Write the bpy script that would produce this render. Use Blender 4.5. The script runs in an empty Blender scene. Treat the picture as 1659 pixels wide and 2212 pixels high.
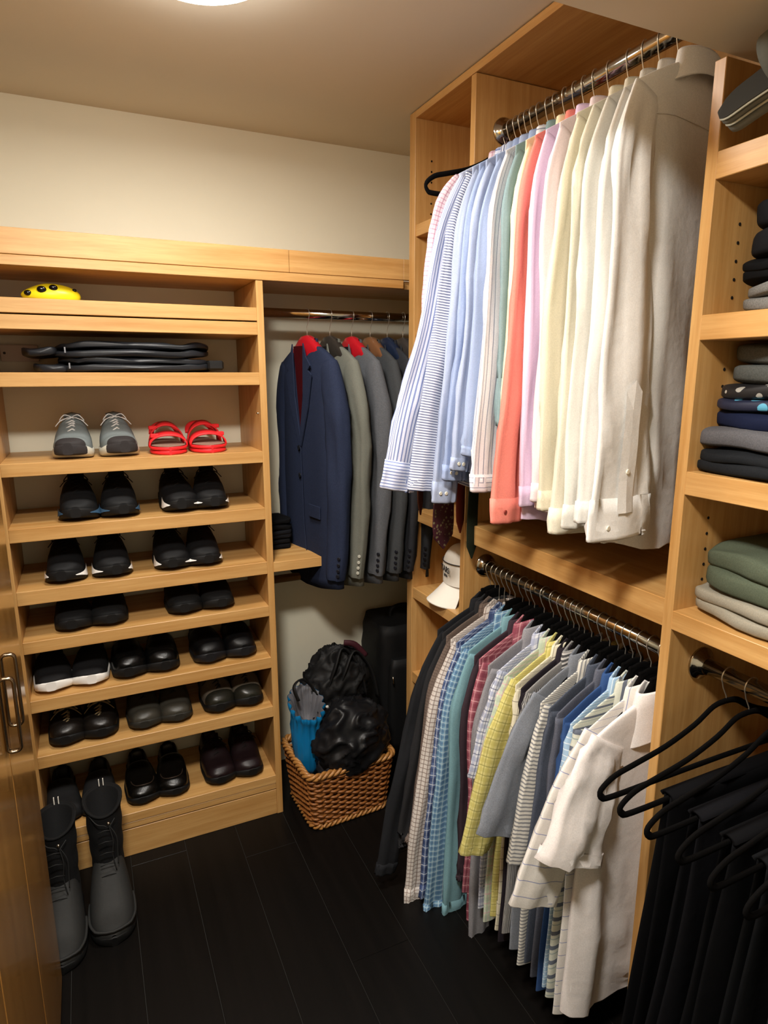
import bpy, math, random
from mathutils import Vector, Matrix, noise
from math import sin, cos, pi, radians

# ------------------------------------------------------------------ camera
C = bpy.context.scene.collection
scn = bpy.context.scene
cam_d = bpy.data.cameras.new('camera')
cam = bpy.data.objects.new('camera', cam_d)
C.objects.link(cam)
scn.camera = cam
cam_d.sensor_fit = 'VERTICAL'
cam_d.sensor_height = 24.0
cam_d.lens = 24.0 * 1381.0449 / 2212.0
cam_d.clip_start = 0.02
YAW, PITCH, ROLL = -0.4348, -0.2108, -0.0015
_f = Vector((-sin(YAW) * cos(PITCH), cos(YAW) * cos(PITCH), sin(PITCH)))
_r = Vector((cos(YAW), sin(YAW), 0))
_u = _r.cross(_f)
_r2 = _r * cos(ROLL) + _u * sin(ROLL)
_u2 = _u * cos(ROLL) - _r * sin(ROLL)
cam.matrix_world = Matrix(((_r2.x, _u2.x, -_f.x, 0), (_r2.y, _u2.y, -_f.y, 0), (_r2.z, _u2.z, -_f.z, 1.6), (0, 0, 0, 1)))

# ------------------------------------------------------------------ exposure, world, lights
vs = scn.view_settings
vs.view_transform = 'Standard'
vs.look = 'None'
vs.gamma = 1.0
vs.use_curve_mapping = False
vs.exposure = 0.22
w = bpy.data.worlds.new('world')
scn.world = w
w.use_nodes = True
w.node_tree.nodes['Background'].inputs[0].default_value = (0.9, 0.85, 0.78, 1)
w.node_tree.nodes['Background'].inputs[1].default_value = 0.03


def area(name, loc, size, power, col):
    l = bpy.data.lights.new(name, 'AREA')
    l.shape = 'DISK'
    l.size = size
    l.energy = power
    l.color = col
    o = bpy.data.objects.new(name, l)
    o.location = loc
    C.objects.link(o)
    return o


CEIL = 2.4226
LAMP1 = (0.28, 1.475)
LAMP2 = (-0.05, 0.45)
area('closet_lamp_light', (LAMP1[0], LAMP1[1], CEIL - 0.07), 0.26, 8.5, (1.0, 0.96, 0.885))
area('entry_lamp_light', (LAMP2[0], LAMP2[1], CEIL - 0.07), 0.26, 32, (1.0, 0.96, 0.885))


# ------------------------------------------------------------------ mesh helpers
class MB:
    def __init__(s):
        s.v = []; s.f = []; s.uv = []; s.m = []; s.sm = []

    def face(s, idx, uv=None, m=0, sm=False):
        s.f.append(tuple(idx)); s.uv.append(uv or [(s.v[i][0], s.v[i][2]) for i in idx]); s.m.append(m); s.sm.append(sm)

    def box(s, a, b, m=0, bev=0.0):
        x0, y0, z0 = a; x1, y1, z1 = b
        e = bev
        if e <= 0:
            n = len(s.v)
            s.v += [(x0, y0, z0), (x1, y0, z0), (x1, y1, z0), (x0, y1, z0), (x0, y0, z1), (x1, y0, z1), (x1, y1, z1), (x0, y1, z1)]
            for q in ((0, 3, 2, 1), (4, 5, 6, 7), (0, 1, 5, 4), (1, 2, 6, 5), (2, 3, 7, 6), (3, 0, 4, 7)):
                s.face([n + i for i in q], m=m)
            return
        # chamfered box: 24 verts
        n = len(s.v); idx = {}
        for ix, X in enumerate((x0, x1)):
            for iy, Y in enumerate((y0, y1)):
                for iz, Z in enumerate((z0, z1)):
                    sx, sy, sz = (1, -1)[ix] * e, (1, -1)[iy] * e, (1, -1)[iz] * e
                    for k, p in enumerate(((X, Y + sy, Z + sz), (X + sx, Y, Z + sz), (X + sx, Y + sy, Z))):
                        idx[(ix, iy, iz, k)] = len(s.v); s.v.append(p)
        I = lambda a, b, c, k: idx[(a, b, c, k)]
        for a in (0, 1):
            q = [I(a, 0, 0, 0), I(a, 0, 1, 0), I(a, 1, 1, 0), I(a, 1, 0, 0)]; s.face(q if a == 0 else q[::-1], m=m)
            q = [I(0, a, 0, 1), I(1, a, 0, 1), I(1, a, 1, 1), I(0, a, 1, 1)]; s.face(q if a == 0 else q[::-1], m=m)
            q = [I(0, 0, a, 2), I(0, 1, a, 2), I(1, 1, a, 2), I(1, 0, a, 2)]; s.face(q if a == 0 else q[::-1], m=m)
        for a in (0, 1):
            for b in (0, 1):
                s.face([I(a, b, 0, 0), I(a, b, 1, 0), I(a, b, 1, 1), I(a, b, 0, 1)], m=m)
                s.face([I(a, 0, b, 0), I(a, 1, b, 0), I(a, 1, b, 2), I(a, 0, b, 2)], m=m)
                s.face([I(0, a, b, 1), I(1, a, b, 1), I(1, a, b, 2), I(0, a, b, 2)], m=m)
                for c in (0, 1):
                    s.face([I(a, b, c, 0), I(a, b, c, 1), I(a, b, c, 2)], m=m)

    def loft(s, rings, m=0, closed=True, cap0=False, cap1=False, sm=True, mfun=None, per=None):
        n0 = len(s.v); N = len(rings[0])
        for r in rings:
            s.v += [tuple(p) for p in r]
        if per is None:
            per = 0
            for r in rings:
                L = sum((Vector(r[i]) - Vector(r[(i + 1) % N])).length for i in range(N if closed else N - 1))
                per = max(per, L)
        vv = [0.0]
        for a, b in zip(rings, rings[1:]):
            vv.append(vv[-1] + max((Vector(a[0]) - Vector(b[0])).length, (Vector(a[N // 2]) - Vector(b[N // 2])).length))
        M = N if closed else N - 1
        for k in range(len(rings) - 1):
            for i in range(M):
                j = (i + 1) % N
                u0 = i / M * per; u1 = (i + 1) / M * per
                mm = m if mfun is None else mfun(k, i)
                s.face((n0 + k * N + i, n0 + k * N + j, n0 + (k + 1) * N + j, n0 + (k + 1) * N + i),
                       [(u0, vv[k]), (u1, vv[k]), (u1, vv[k + 1]), (u0, vv[k + 1])], mm, sm)
        if cap0:
            s.face([n0 + i for i in range(N)][::-1], m=m if mfun is None else mfun(0, 0), sm=False)
        if cap1:
            b = n0 + (len(rings) - 1) * N
            s.face([b + i for i in range(N)], m=m if mfun is None else mfun(len(rings) - 2, 0), sm=False)

    def tube(s, pts, r, n=8, m=0, closed=False, cap=True, flat=1.0, up=None):
        pts = [Vector(p) for p in pts]
        rr = r if isinstance(r, (list, tuple)) else [r] * len(pts)
        rings = []
        prev = None
        K = len(pts)
        for i, p in enumerate(pts):
            if closed:
                t = pts[(i + 1) % K] - pts[i - 1]
            else:
                t = pts[min(i + 1, K - 1)] - pts[max(i - 1, 0)]
            if t.length < 1e-9: t = Vector((0, 0, 1))
            t.normalize()
            if up is not None:
                a = Vector(up)
            else:
                a = prev if prev is not None else (Vector((0, 0, 1)) if abs(t.z) < 0.9 else Vector((0, 1, 0)))
            b = t.cross(a)
            if b.length < 1e-6: b = t.cross(Vector((0.3, 1, 0.2)))
            b.normalize(); a = b.cross(t).normalized(); prev = a
            rings.append([p + a * (cos(2 * pi * k / n) * rr[i]) + b * (sin(2 * pi * k / n) * rr[i] * flat) for k in range(n)])
        if closed: rings.append(rings[0])
        s.loft(rings, m=m, cap0=cap and not closed, cap1=cap and not closed)

    def disc(s, c, ax, r, t, n=12, m=0):
        c = Vector(c); ax = Vector(ax).normalized()
        s.tube([c - ax * t / 2, c - ax * t * .3, c + ax * t * .3, c + ax * t / 2], [r * .8, r, r, r * .8], n=n, m=m)

    def ell(s, c, r, n=14, k=8, m=0, fn=None, rot=None):
        c = Vector(c); rings = []
        for i in range(k + 1):
            ph = -pi / 2 + pi * i / k
            ring = []
            for j in range(n):
                th = 2 * pi * j / n
                d = Vector((cos(th) * cos(ph), sin(th) * cos(ph), sin(ph)))
                q = Vector((d.x * r[0], d.y * r[1], d.z * r[2]))
                if fn: q = fn(q, d)
                if rot: q = rot @ q
                ring.append(c + q)
            rings.append(ring)
        s.loft(rings, m=m)

    def build(s, name, mats, parent=None, loc=None):
        me = bpy.data.meshes.new(name)
        me.from_pydata(s.v, [], s.f)
        uvl = me.uv_layers.new(name='UVMap')
        flat = [c for f in s.uv for p in f for c in p]
        uvl.data.foreach_set('uv', flat)
        me.polygons.foreach_set('material_index', s.m)
        me.polygons.foreach_set('use_smooth', s.sm)
        if not isinstance(mats, (list, tuple)): mats = [mats]
        for mt in mats: me.materials.append(mt)
        me.update()
        o = bpy.data.objects.new(name, me)
        C.objects.link(o)
        if parent: o.parent = parent
        if loc: o.location = loc
        return o


def tag(o, label, cat, group=None):
    o['label'] = label; o['category'] = cat
    if group: o['group'] = group
    return o


def thing(name, label, cat, loc=(0, 0, 0), rz=0.0, group=None):
    o = bpy.data.objects.new(name, None)
    o.empty_display_size = 0.05
    C.objects.link(o); o.location = loc; o.rotation_euler = (0, 0, rz)
    return tag(o, label, cat, group)


def struct(o):
    o['kind'] = 'structure'; return o


def bx(name, a, b, mat, parent=None, bev=0.0):
    m = MB(); m.box(a, b, bev=bev)
    return m.build(name, mat, parent)


def copy_tree(o, parent=None):
    c = o.copy(); C.objects.link(c); c.parent = parent
    for ch in o.children: copy_tree(ch, c)
    return c


def catmull(keys, n):
    K = [Vector(k) for k in keys]
    out = []
    S = len(K) - 1
    for i in range(n + 1):
        t = i / n * S; k = min(int(t), S - 1); u = t - k
        p0 = K[max(k - 1, 0)]; p1 = K[k]; p2 = K[k + 1]; p3 = K[min(k + 2, S)]
        out.append(0.5 * ((2 * p1) + (p2 - p0) * u + (2 * p0 - 5 * p1 + 4 * p2 - p3) * u * u + (3 * p1 - p0 - 3 * p2 + p3) * u ** 3))
    return out


def sm01(t):
    t = max(0.0, min(1.0, t)); return t * t * (3 - 2 * t)


def sgp(v, e):
    return math.copysign(abs(v) ** e, v)


# ------------------------------------------------------------------ materials
def srgb(h):
    if isinstance(h, str):
        h = h.lstrip('#'); c = [int(h[i:i + 2], 16) / 255 for i in (0, 2, 4)]
    else:
        c = h
    return tuple((x / 12.92 if x <= 0.04045 else ((x + 0.055) / 1.055) ** 2.4) for x in c) + (1.0,)


class NT:
    def __init__(s, name, rough=0.5, metal=0.0, spec=0.5):
        s.mat = bpy.data.materials.new(name); s.mat.use_nodes = True
        s.t = s.mat.node_tree; s.b = s.t.nodes['Principled BSDF']
        s.b.inputs['Roughness'].default_value = rough
        s.b.inputs['Metallic'].default_value = metal
        s.b.inputs['Specular IOR Level'].default_value = spec

    def n(s, ty, **kw):
        nd = s.t.nodes.new(ty)
        for k, v in kw.items(): setattr(nd, k, v)
        return nd

    def l(s, a, b): s.t.links.new(a, b)

    def math(s, op, a, b=None):
        nd = s.n('ShaderNodeMath', operation=op)
        for i, x in enumerate((a, b)):
            if x is None: continue
            if isinstance(x, (int, float)): nd.inputs[i].default_value = x
            else: s.l(x, nd.inputs[i])
        return nd.outputs[0]

    def mix(s, fac, a, b):
        nd = s.n('ShaderNodeMix', data_type='RGBA')
        for i, x in ((0, fac), (6, a), (7, b)):
            if isinstance(x, (int, float, tuple)): nd.inputs[i].default_value = x
            else: s.l(x, nd.inputs[i])
        return nd.outputs[2]


def plain(name, col, rough=0.5, metal=0.0, spec=0.3, noise_amt=0.0, nscale=30, bump=0.0, coat=0.0):
    t = NT(name, rough, metal, spec)
    c = srgb(col)
    t.b.inputs['Base Color'].default_value = c
    if coat: t.b.inputs['Coat Weight'].default_value = coat
    if noise_amt or bump:
        tc = t.n('ShaderNodeTexCoord'); nz = t.n('ShaderNodeTexNoise'); nz.inputs['Scale'].default_value = nscale
        nz.inputs['Detail'].default_value = 4
        t.l(tc.outputs['Object'], nz.inputs['Vector'])
        if noise_amt:
            a = tuple(x * (1 - noise_amt) for x in c[:3]) + (1,); b = tuple(min(1, x * (1 + noise_amt)) for x in c[:3]) + (1,)
            t.l(t.mix(nz.outputs[0], a, b), t.b.inputs['Base Color'])
        if bump:
            bp = t.n('ShaderNodeBump'); bp.inputs['Strength'].default_value = bump; bp.inputs['Distance'].default_value = 0.002
            t.l(nz.outputs[0], bp.inputs['Height']); t.l(bp.outputs[0], t.b.inputs['Normal'])
    return t.mat


def wood(name, axis, base, dark, rough=0.42, sc=1.0, coat=0.0):
    t = NT(name, rough)
    tc = t.n('ShaderNodeTexCoord'); mp = t.n('ShaderNodeMapping')
    k = [34 * sc] * 3; k[axis] = 1.6 * sc
    mp.inputs['Scale'].default_value = k
    t.l(tc.outputs['Object'], mp.inputs['Vector'])
    n1 = t.n('ShaderNodeTexNoise'); n1.inputs['Scale'].default_value = 1.0; n1.inputs['Detail'].default_value = 5; n1.inputs['Roughness'].default_value = .65
    t.l(mp.outputs[0], n1.inputs['Vector'])
    mp2 = t.n('ShaderNodeMapping'); k2 = [230 * sc] * 3; k2[axis] = 14 * sc; mp2.inputs['Scale'].default_value = k2
    t.l(tc.outputs['Object'], mp2.inputs['Vector'])
    n2 = t.n('ShaderNodeTexNoise'); n2.inputs['Scale'].default_value = 1.0; n2.inputs['Detail'].default_value = 2
    t.l(mp2.outputs[0], n2.inputs['Vector'])
    mr = t.n('ShaderNodeMapRange'); mr.inputs[1].default_value = .3; mr.inputs[2].default_value = .72
    t.l(n1.outputs[0], mr.inputs[0])
    c1 = t.mix(mr.outputs[0], srgb(base), srgb(dark))
    mr2 = t.n('ShaderNodeMapRange'); mr2.inputs[1].default_value = .5; mr2.inputs[2].default_value = .75
    mr2.inputs[4].default_value = .35
    t.l(n2.outputs[0], mr2.inputs[0])
    c2 = t.mix(mr2.outputs[0], c1, srgb(dark))
    t.l(c2, t.b.inputs['Base Color'])
    bp = t.n('ShaderNodeBump'); bp.inputs['Strength'].default_value = .12; bp.inputs['Distance'].default_value = .001
    t.l(n2.outputs[0], bp.inputs['Height']); t.l(bp.outputs[0], t.b.inputs['Normal'])
    if coat: t.b.inputs['Coat Weight'].default_value = coat; t.b.inputs['Coat Roughness'].default_value = .12
    return t.mat


_cl = {}


def cloth(base, pat=None, rough=0.85, fuzz=0.04, trans=0.0, sheen=0.0):
    """pat: list of (axis 'u'|'v', period m, width fraction, colour, strength, offset)"""
    key = repr((base, pat, rough, fuzz, sheen))
    if key in _cl: return _cl[key]
    t = NT('fabric', rough, 0, 0.08)
    tc = t.n('ShaderNodeTexCoord'); sp = t.n('ShaderNodeSeparateXYZ')
    t.l(tc.outputs['UV'], sp.inputs[0])
    col = srgb(base)
    nz = t.n('ShaderNodeTexNoise'); nz.inputs['Scale'].default_value = 420; nz.inputs['Detail'].default_value = 2
    t.l(tc.outputs['Object'], nz.inputs['Vector'])
    lo = tuple(max(0, x * (1 - fuzz * 4)) for x in col[:3]) + (1,); hi = tuple(min(1, x * (1 + fuzz * 4)) for x in col[:3]) + (1,)
    cur = t.mix(nz.outputs[0], lo, hi)
    for p in (pat or []):
        ax, per, wd, c2, st = p[:5]; off = p[5] if len(p) > 5 else 0.0
        fr = t.math('FRACT', t.math('ADD', t.math('DIVIDE', sp.outputs[0 if ax == 'u' else 1], per), off + 100.0))
        lt = t.math('LESS_THAN', fr, wd)
        fac = t.math('MULTIPLY', lt, st)
        cur = t.mix(fac, cur, srgb(c2))
    t.l(cur, t.b.inputs['Base Color'])
    bz = t.n('ShaderNodeTexNoise'); bz.inputs['Scale'].default_value = 38; bz.inputs['Detail'].default_value = 3
    t.l(tc.outputs['Object'], bz.inputs['Vector'])
    bp = t.n('ShaderNodeBump'); bp.inputs['Strength'].default_value = .3; bp.inputs['Distance'].default_value = .004
    t.l(bz.outputs[0], bp.inputs['Height']); t.l(bp.outputs[0], t.b.inputs['Normal'])
    if sheen: t.b.inputs['Sheen Weight'].default_value = sheen
    _cl[key] = t.mat
    return t.mat


WB, WD = '#CFA468', '#AD7C40'
WX = wood('oak_grain_along_x', 0, WB, WD)
WY = wood('oak_grain_along_y', 1, WB, WD)
WZ = wood('oak_grain_upright', 2, WB, WD)
DOORM = wood('oak_door_glossy', 2, '#AF7F42', '#966930', rough=.24, coat=.5)
WALLM = plain('cream_wall_paint', '#E4DFCA', .8, noise_amt=.02, nscale=8, bump=.05)
CEILM = plain('ceiling_paint', '#D6CDBA', .85, noise_amt=.02, nscale=6)
CHROME = plain('chrome', '#B9B4AC', .12, 1.0)
BRASSY = plain('satin_nickel', '#8A7C68', .22, 1.0)
WIRE = plain('hook_steel', '#D8D4C8', .3, .9)
VELVET = plain('black_velvet', '#060505', .95, spec=.1, noise_amt=.3, nscale=300)
BLACKM = plain('black_rubber', '#0A0A0A', .6)
HOLE = plain('shadow_hole', '#120B06', .9)

# ------------------------------------------------------------------ the room
XR = 1.42      # right wall
YB = 2.3972    # back wall
XL = -0.80
YN = -1.3
struct(bx('wall_back', (XL - .1, YB, -0.05), (XR + .1, YB + .1, CEIL + .1), WALLM))
struct(bx('wall_right', (XR, YN, -0.05), (XR + .1, YB, CEIL + .1), WALLM))
struct(bx('wall_left', (XL - .1, YN, -0.05), (XL, YB, CEIL + .1), WALLM))
struct(bx('wall_front', (XL - .1, YN - .1, -0.05), (XR + .1, YN, CEIL + .1), WALLM))
struct(bx('ceiling', (XL - .1, YN - .1, CEIL), (XR + .1, YB + .1, CEIL + .1), CEILM))
struct(bx('trim_1', (.60, YN, 2.1301), (XR, .8589, CEIL), CEILM))     # lowered soffit over the near end of the right wall

# floor of dark planks
FLOORM = wood('black_stained_plank', 1, '#0E0B09', '#060504', rough=.42, sc=.9)
FLOORM.node_tree.nodes['Principled BSDF'].inputs['Specular IOR Level'].default_value = .18
GAPM = plain('plank_seam', '#302F2C', .8)
fl = struct(bx('floor', (XL, YN, -0.06), (XR, YB, -0.0022), GAPM))
PW = 0.1771
x = 0.0093 - 6 * PW
ends = {-6: [.2], -5: [1.1], -4: [.5, 1.9], -3: [1.4], -2: [.1, 1.3], -1: [.9], 0: [.35, 2.02], 1: [1.15], 2: [.62, 1.9], 3: [1.38], 4: [.4, 1.7], 5: [.9], 6: [.3, 1.5], 7: [.7]}
i = -6
while x < XR:
    xa = max(x + .0006, XL); xb = min(x + PW - .0006, XR)
    if xb > xa:
        ys = [YN] + ends.get(i, [.8]) + [YB]
        for a, b in zip(ys, ys[1:]):
            m = MB(); m.box((xa, a + .0005, -.0021), (xb, b - .0005, 0), bev=.0006)
            m.build('plank', FLOORM, fl)
    x += PW; i += 1

# ------------------------------------------------------------------ shoe cabinet (left part of the back wall)
YF = 2.072
XS0, XS1 = -0.2279, 0.5221
XO = 0.5445
YD = YB - .006
cab = thing('shoe_cabinet', 'oak shoe cabinet with nine shelves of shoes against the cream back wall', 'cabinet', (0, YF, 0))
def cb(name, a, b, m, par, bev=.0012):
    # world-space box, expressed relative to the parent
    o = par.location
    a2 = [a[i] - o[i] for i in range(3)]; b2 = [b[i] - o[i] for i in range(3)]
    q = MB(); q.box(a2, b2, bev=bev)
    return q.build(name, m, par)
STRB = 1.8907
cb('side_panel', (XS1, YF, 0), (XO, YD, STRB), WZ, cab)
cb('side_panel', (XS0 - .022, YF, 0), (XS0, YD, STRB), WZ, cab)
SH = [(1.8083, 1.7683, 'upper'), (1.7640, 1.7250, ''), (1.609, 1.5694, ''), (1.3563, 1.318, ''), (1.1665, 1.1258, ''), (.9774, .9342, ''), (.8187, .7806, ''), (.6273, .5869, ''), (.4379, .397, '')]
for t_, b_, _n in SH:
    cb('shelf', (XS0, YF, b_), (XS1, YD, t_), WX, cab)
cb('shelf', (XS0, YF, .1285), (XS1, YD, .1606), WX, cab)
cb('base_shelf', (XS0, YF + .002, .1045), (XS1, YD, .1265), WX, cab)
cb('toe_kick', (XS0, YF + .003, 0), (XS1, YF + .022, .1005), WX, cab)
for xx in (XS1 - .0015, XS0 + .0015):      # shelf pins
    q = MB(); q.tube([(xx - .006, YF + .03 - cab.location.y, 1.478), (xx + .006, YF + .03 - cab.location.y, 1.478)], .0025, 6)
    q.build('shelf_pin', CHROME, cab)

bay = thing('suit_cabinet', 'oak suit hanging bay between the shoe cabinet and the shirt cabinet', 'cabinet', (0.8, YF, 0))
cb('middle_shelf', (XO, YF, .937), (1.0, YD, .972), WX, bay)
cb('middle_shelf', (1.0, YF + .01, .937), (XR - .01, YD, .972), WX, bay)
r = MB(); r.tube([(XO - .8, 2.2 - YF, 1.807), (XR - .03 - .8, 2.2 - YF, 1.807)], .0155, 16); r.build('rod', CHROME, bay)
r = MB(); r.tube([(XO - .8, 2.25 - YF, .852), (XR - .03 - .8, 2.25 - YF, .852)], .0155, 16); r.build('rod', CHROME, bay)

fas = thing('top_fascia', 'long oak top board running over the shoe cabinet and the suit bay', 'shelf', (0, YF, STRB))
cb('fascia_board', (XL, YF, 1.920), (.6325, YF + .018, 1.9875), WX, fas)
cb('fascia_board', (.6335, YF, 1.920), (1.038, YF + .018, 1.9875), WX, fas)
cb('fascia_board', (1.038, YF, 1.920), (XR - .01, YF + .018, 1.9875), WX, fas)
cb('edge_strip', (XL, YF - .003, STRB + .0005), (1.037, YF + .018, 1.918), WX, fas)
cb('top_board', (XL, YF + .019, STRB + .0005), (XR - .01, YD, 1.918), WX, fas)

# ------------------------------------------------------------------ shirt cabinet (right wall)
XF = 1.0392
XB_ = XR - .004
Y1, W1, Y2, W2, Y3, W3 = 2.0339, .0393, 1.6673, .0239, .8589, .0233
ZS = 2.1301
sc_ = thing('shirt_cabinet', 'tall oak hanging cabinet with two rods of shirts and a narrow cubby column', 'cabinet', (XF, 1.45, 0))
cb('side_panel', (XF, Y1 - W1, 0), (XB_, Y1, CEIL - .003), WZ, sc_)
cb('divider_panel', (XF, Y2 - W2, 0), (XB_, Y2, CEIL - .026), WZ, sc_)
q = MB(); o_ = sc_.location
q.box((0, Y3 - o_.y, 0), (XB_ - XF, Y3 + W3 - o_.y, ZS - .003), bev=.0012)
q.build('side_panel', WZ, sc_)
cb('top_board', (XF, Y3 + .002, CEIL - .024), (XB_, Y1 - W1, CEIL - .003), WY, sc_)
cb('back_panel', (XB_ - .012, Y3 + W3, 0), (XB_, Y1 - W1, CEIL - .026), WZ, sc_)
cb('middle_shelf', (XF + .004, Y3 + W3, 1.0933), (XB_ - .012, Y2 - W2, 1.1525), WY, sc_)
for t_, b_ in ((2.082, 2.045), (1.74, 1.70), (1.40, 1.36), (1.1318, 1.0905), (.8356, .7950), (.50, .46), (.13, .09)):
    cb('cubby_shelf', (XF + .004, Y2, b_), (XB_ - .012, Y1 - W1, t_), WY, sc_)
def holes(par, y, side, zs, xs):
    q = MB(); o = par.location
    for z in zs:
        for x in xs:
            q.disc((x - o.x, y + side * .0004 - o.y, z - o.z), (0, 1, 0), .0032, .0012, 8)
    o2 = q.build('pin_holes', HOLE, par); o2['kind'] = 'stuff'
holes(sc_, Y1 - W1, -1, [.87 + .032 * k for k in range(7)] + [1.17 + .032 * k for k in range(6)] + [1.45 + .032 * k for k in range(8)] + [2.12 + .032 * k for k in range(6)], [XF + .06])

def rod(par, x, z, y0, y1, flange_far=True):
    o = par.location
    q = MB(); q.tube([(x - o.x, y0 - o.y, z - o.z), (x - o.x, y1 - o.y, z - o.z)], .0165, 20)
    rd = q.build('rod', CHROME, par)
    q = MB()
    q.tube([(x - o.x, y1 - o.y, z), (x - o.x, y1 - .004 - o.y, z), (x - o.x, y1 - .006 - o.y, z), (x - o.x, y1 - .012 - o.y, z), (x - o.x, y1 - .02 - o.y, z)], [.036, .036, .033, .024, .0195], 24)
    q.build('rod_flange', CHROME, rd)
rod(sc_, 1.134, 2.264, Y3 + W3, Y2 - W2)
rod(sc_, 1.118, 1.007, Y3 + W3, Y2 - W2)

fc = thing('folded_clothes_cabinet', 'oak cabinet of open shelves with folded clothes at the right edge', 'cabinet', (XF, .3, 0))
YE = -.25
for t_, b_ in ((1.9795, 1.9344), (1.7065, 1.6618), (1.4182, 1.373), (1.136, 1.0958)):
    cb('shelf', (XF, YE, b_), (XB_ - .012, Y3, t_), WY, fc)
cb('back_panel', (XB_ - .012, YE, 0), (XB_, Y3, ZS - .003), WZ, fc)
cb('side_panel', (XF, YE - .023, 0), (XB_, YE, ZS - .003), WZ, fc)
rod(fc, 1.137, 1.003, YE, Y3)
holes(fc, Y3, -1, [1.16 + .032 * k for k in range(6)] + [1.45 + .032 * k for k in range(6)] + [1.74 + .032 * k for k in range(5)], [XF + .075, XF + .27])

# ------------------------------------------------------------------ left wardrobe with glossy doors and loop pulls
XD = -.187
wd = thing('wardrobe', 'glossy oak wardrobe with double doors and nickel loop pulls at the left edge', 'wardrobe', (XL + .3, 1.2, 0))
cb('carcass', (XL + .005, .30, .035), (XD - .021, 1.64, ZS), WZ, wd)
cb('plinth', (XL + .02, .32, 0), (XD - .08, 1.60, .035), WZ, wd)
def pull(par, y, zb, zt, d):
    o = par.matrix_basis.translation
    q = MB()
    xa, xb = XD + .0005, XD + d
    rr = .009
    pts = []
    for (cx, cz, a0) in ((xb - rr, zt - rr, 90), (xb - rr, zb + rr, 0), (xa + rr + .002, zb + rr, -90), (xa + rr + .002, zt - rr, -180)):
        for k in range(6):
            a = radians(a0 - 90 * k / 5)
            pts.append((cx + cos(a) * rr, 0, cz + sin(a) * rr))
    q.tube([(p[0] - wd.location.x, y - wd.location.y, p[2]) for p in pts], .0034, 8, closed=True, flat=1.8, up=None)
    return q.build('handle', BRASSY, par)
for k, (ya, yb, yh, zb, zt) in enumerate(((1.297, 1.64, 1.325, .937, 1.083), (.952, 1.293, 1.263, .916, 1.062))):
    d = cb('door', (XD - .02, ya, .032), (XD, yb, ZS - .002), DOORM, wd, bev=.002)
    pull(d, yh, zb, zt, .026)
for (ya, yb) in ((.62, .948), (.30, .616)):
    cb('door', (XD - .02, ya, .032), (XD, yb, ZS - .002), DOORM, wd, bev=.002)

# ------------------------------------------------------------------ ceiling lamps
GLOW = NT('lamp_diffuser', .5)
GLOW.b.inputs['Base Color'].default_value = (1, 1, 1, 1)
GLOW.b.inputs['Emission Color'].default_value = (1, .96, .9, 1)
GLOW.b.inputs['Emission Strength'].default_value = 36.0
RIM = plain('lamp_rim_white', '#E8E4DA', .4)
for (lx, ly), lb in ((LAMP1, 'round white flush ceiling lamp glowing above the shoe cabinet'), (LAMP2, 'round white flush ceiling lamp behind the camera near the entry')):
    t = thing('ceiling_lamp', lb, 'lamp', (lx, ly, CEIL))
    q = MB(); q.loft([[(cos(a) * r_, sin(a) * r_, z_) for a in [2 * pi * k / 40 for k in range(40)]] for r_, z_ in ((.165, 0), (.165, -.012), (.158, -.018), (.15, -.018))], cap0=True)
    q.build('rim', RIM, t)
    q = MB(); q.loft([[(cos(a) * r_, sin(a) * r_, z_) for a in [2 * pi * k / 40 for k in range(40)]] for r_, z_ in ((.15, -.016), (.145, -.03), (.12, -.043), (.08, -.052), (.03, -.056), (.001, -.057))])
    q.build('diffuser', GLOW.mat, t)

# ------------------------------------------------------------------ hangers
RR = .0165


def hook_pts(top=-.083):
    pts = []
    R = RR + .0028
    for k in range(15):
        a = radians(-35 + 225 * k / 14)      # open on one side, over the rod
        pts.append((-cos(a) * R, 0, sin(a) * R))
    pts = pts[::-1]
    # pts start at far side (lower), run over the rod; continue down to the neck
    end = pts[-1]
    pts = pts + [(end[0] + .004, 0, end[2] - .012), (.001, 0, -.045), (0, 0, -.06), (0, 0, top)]
    return pts


def hook_mesh(par, top=-.083, m=None):
    q = MB(); q.tube(hook_pts(top), .0013, 6)
    return q.build('hook', m or WIRE, par)


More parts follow.
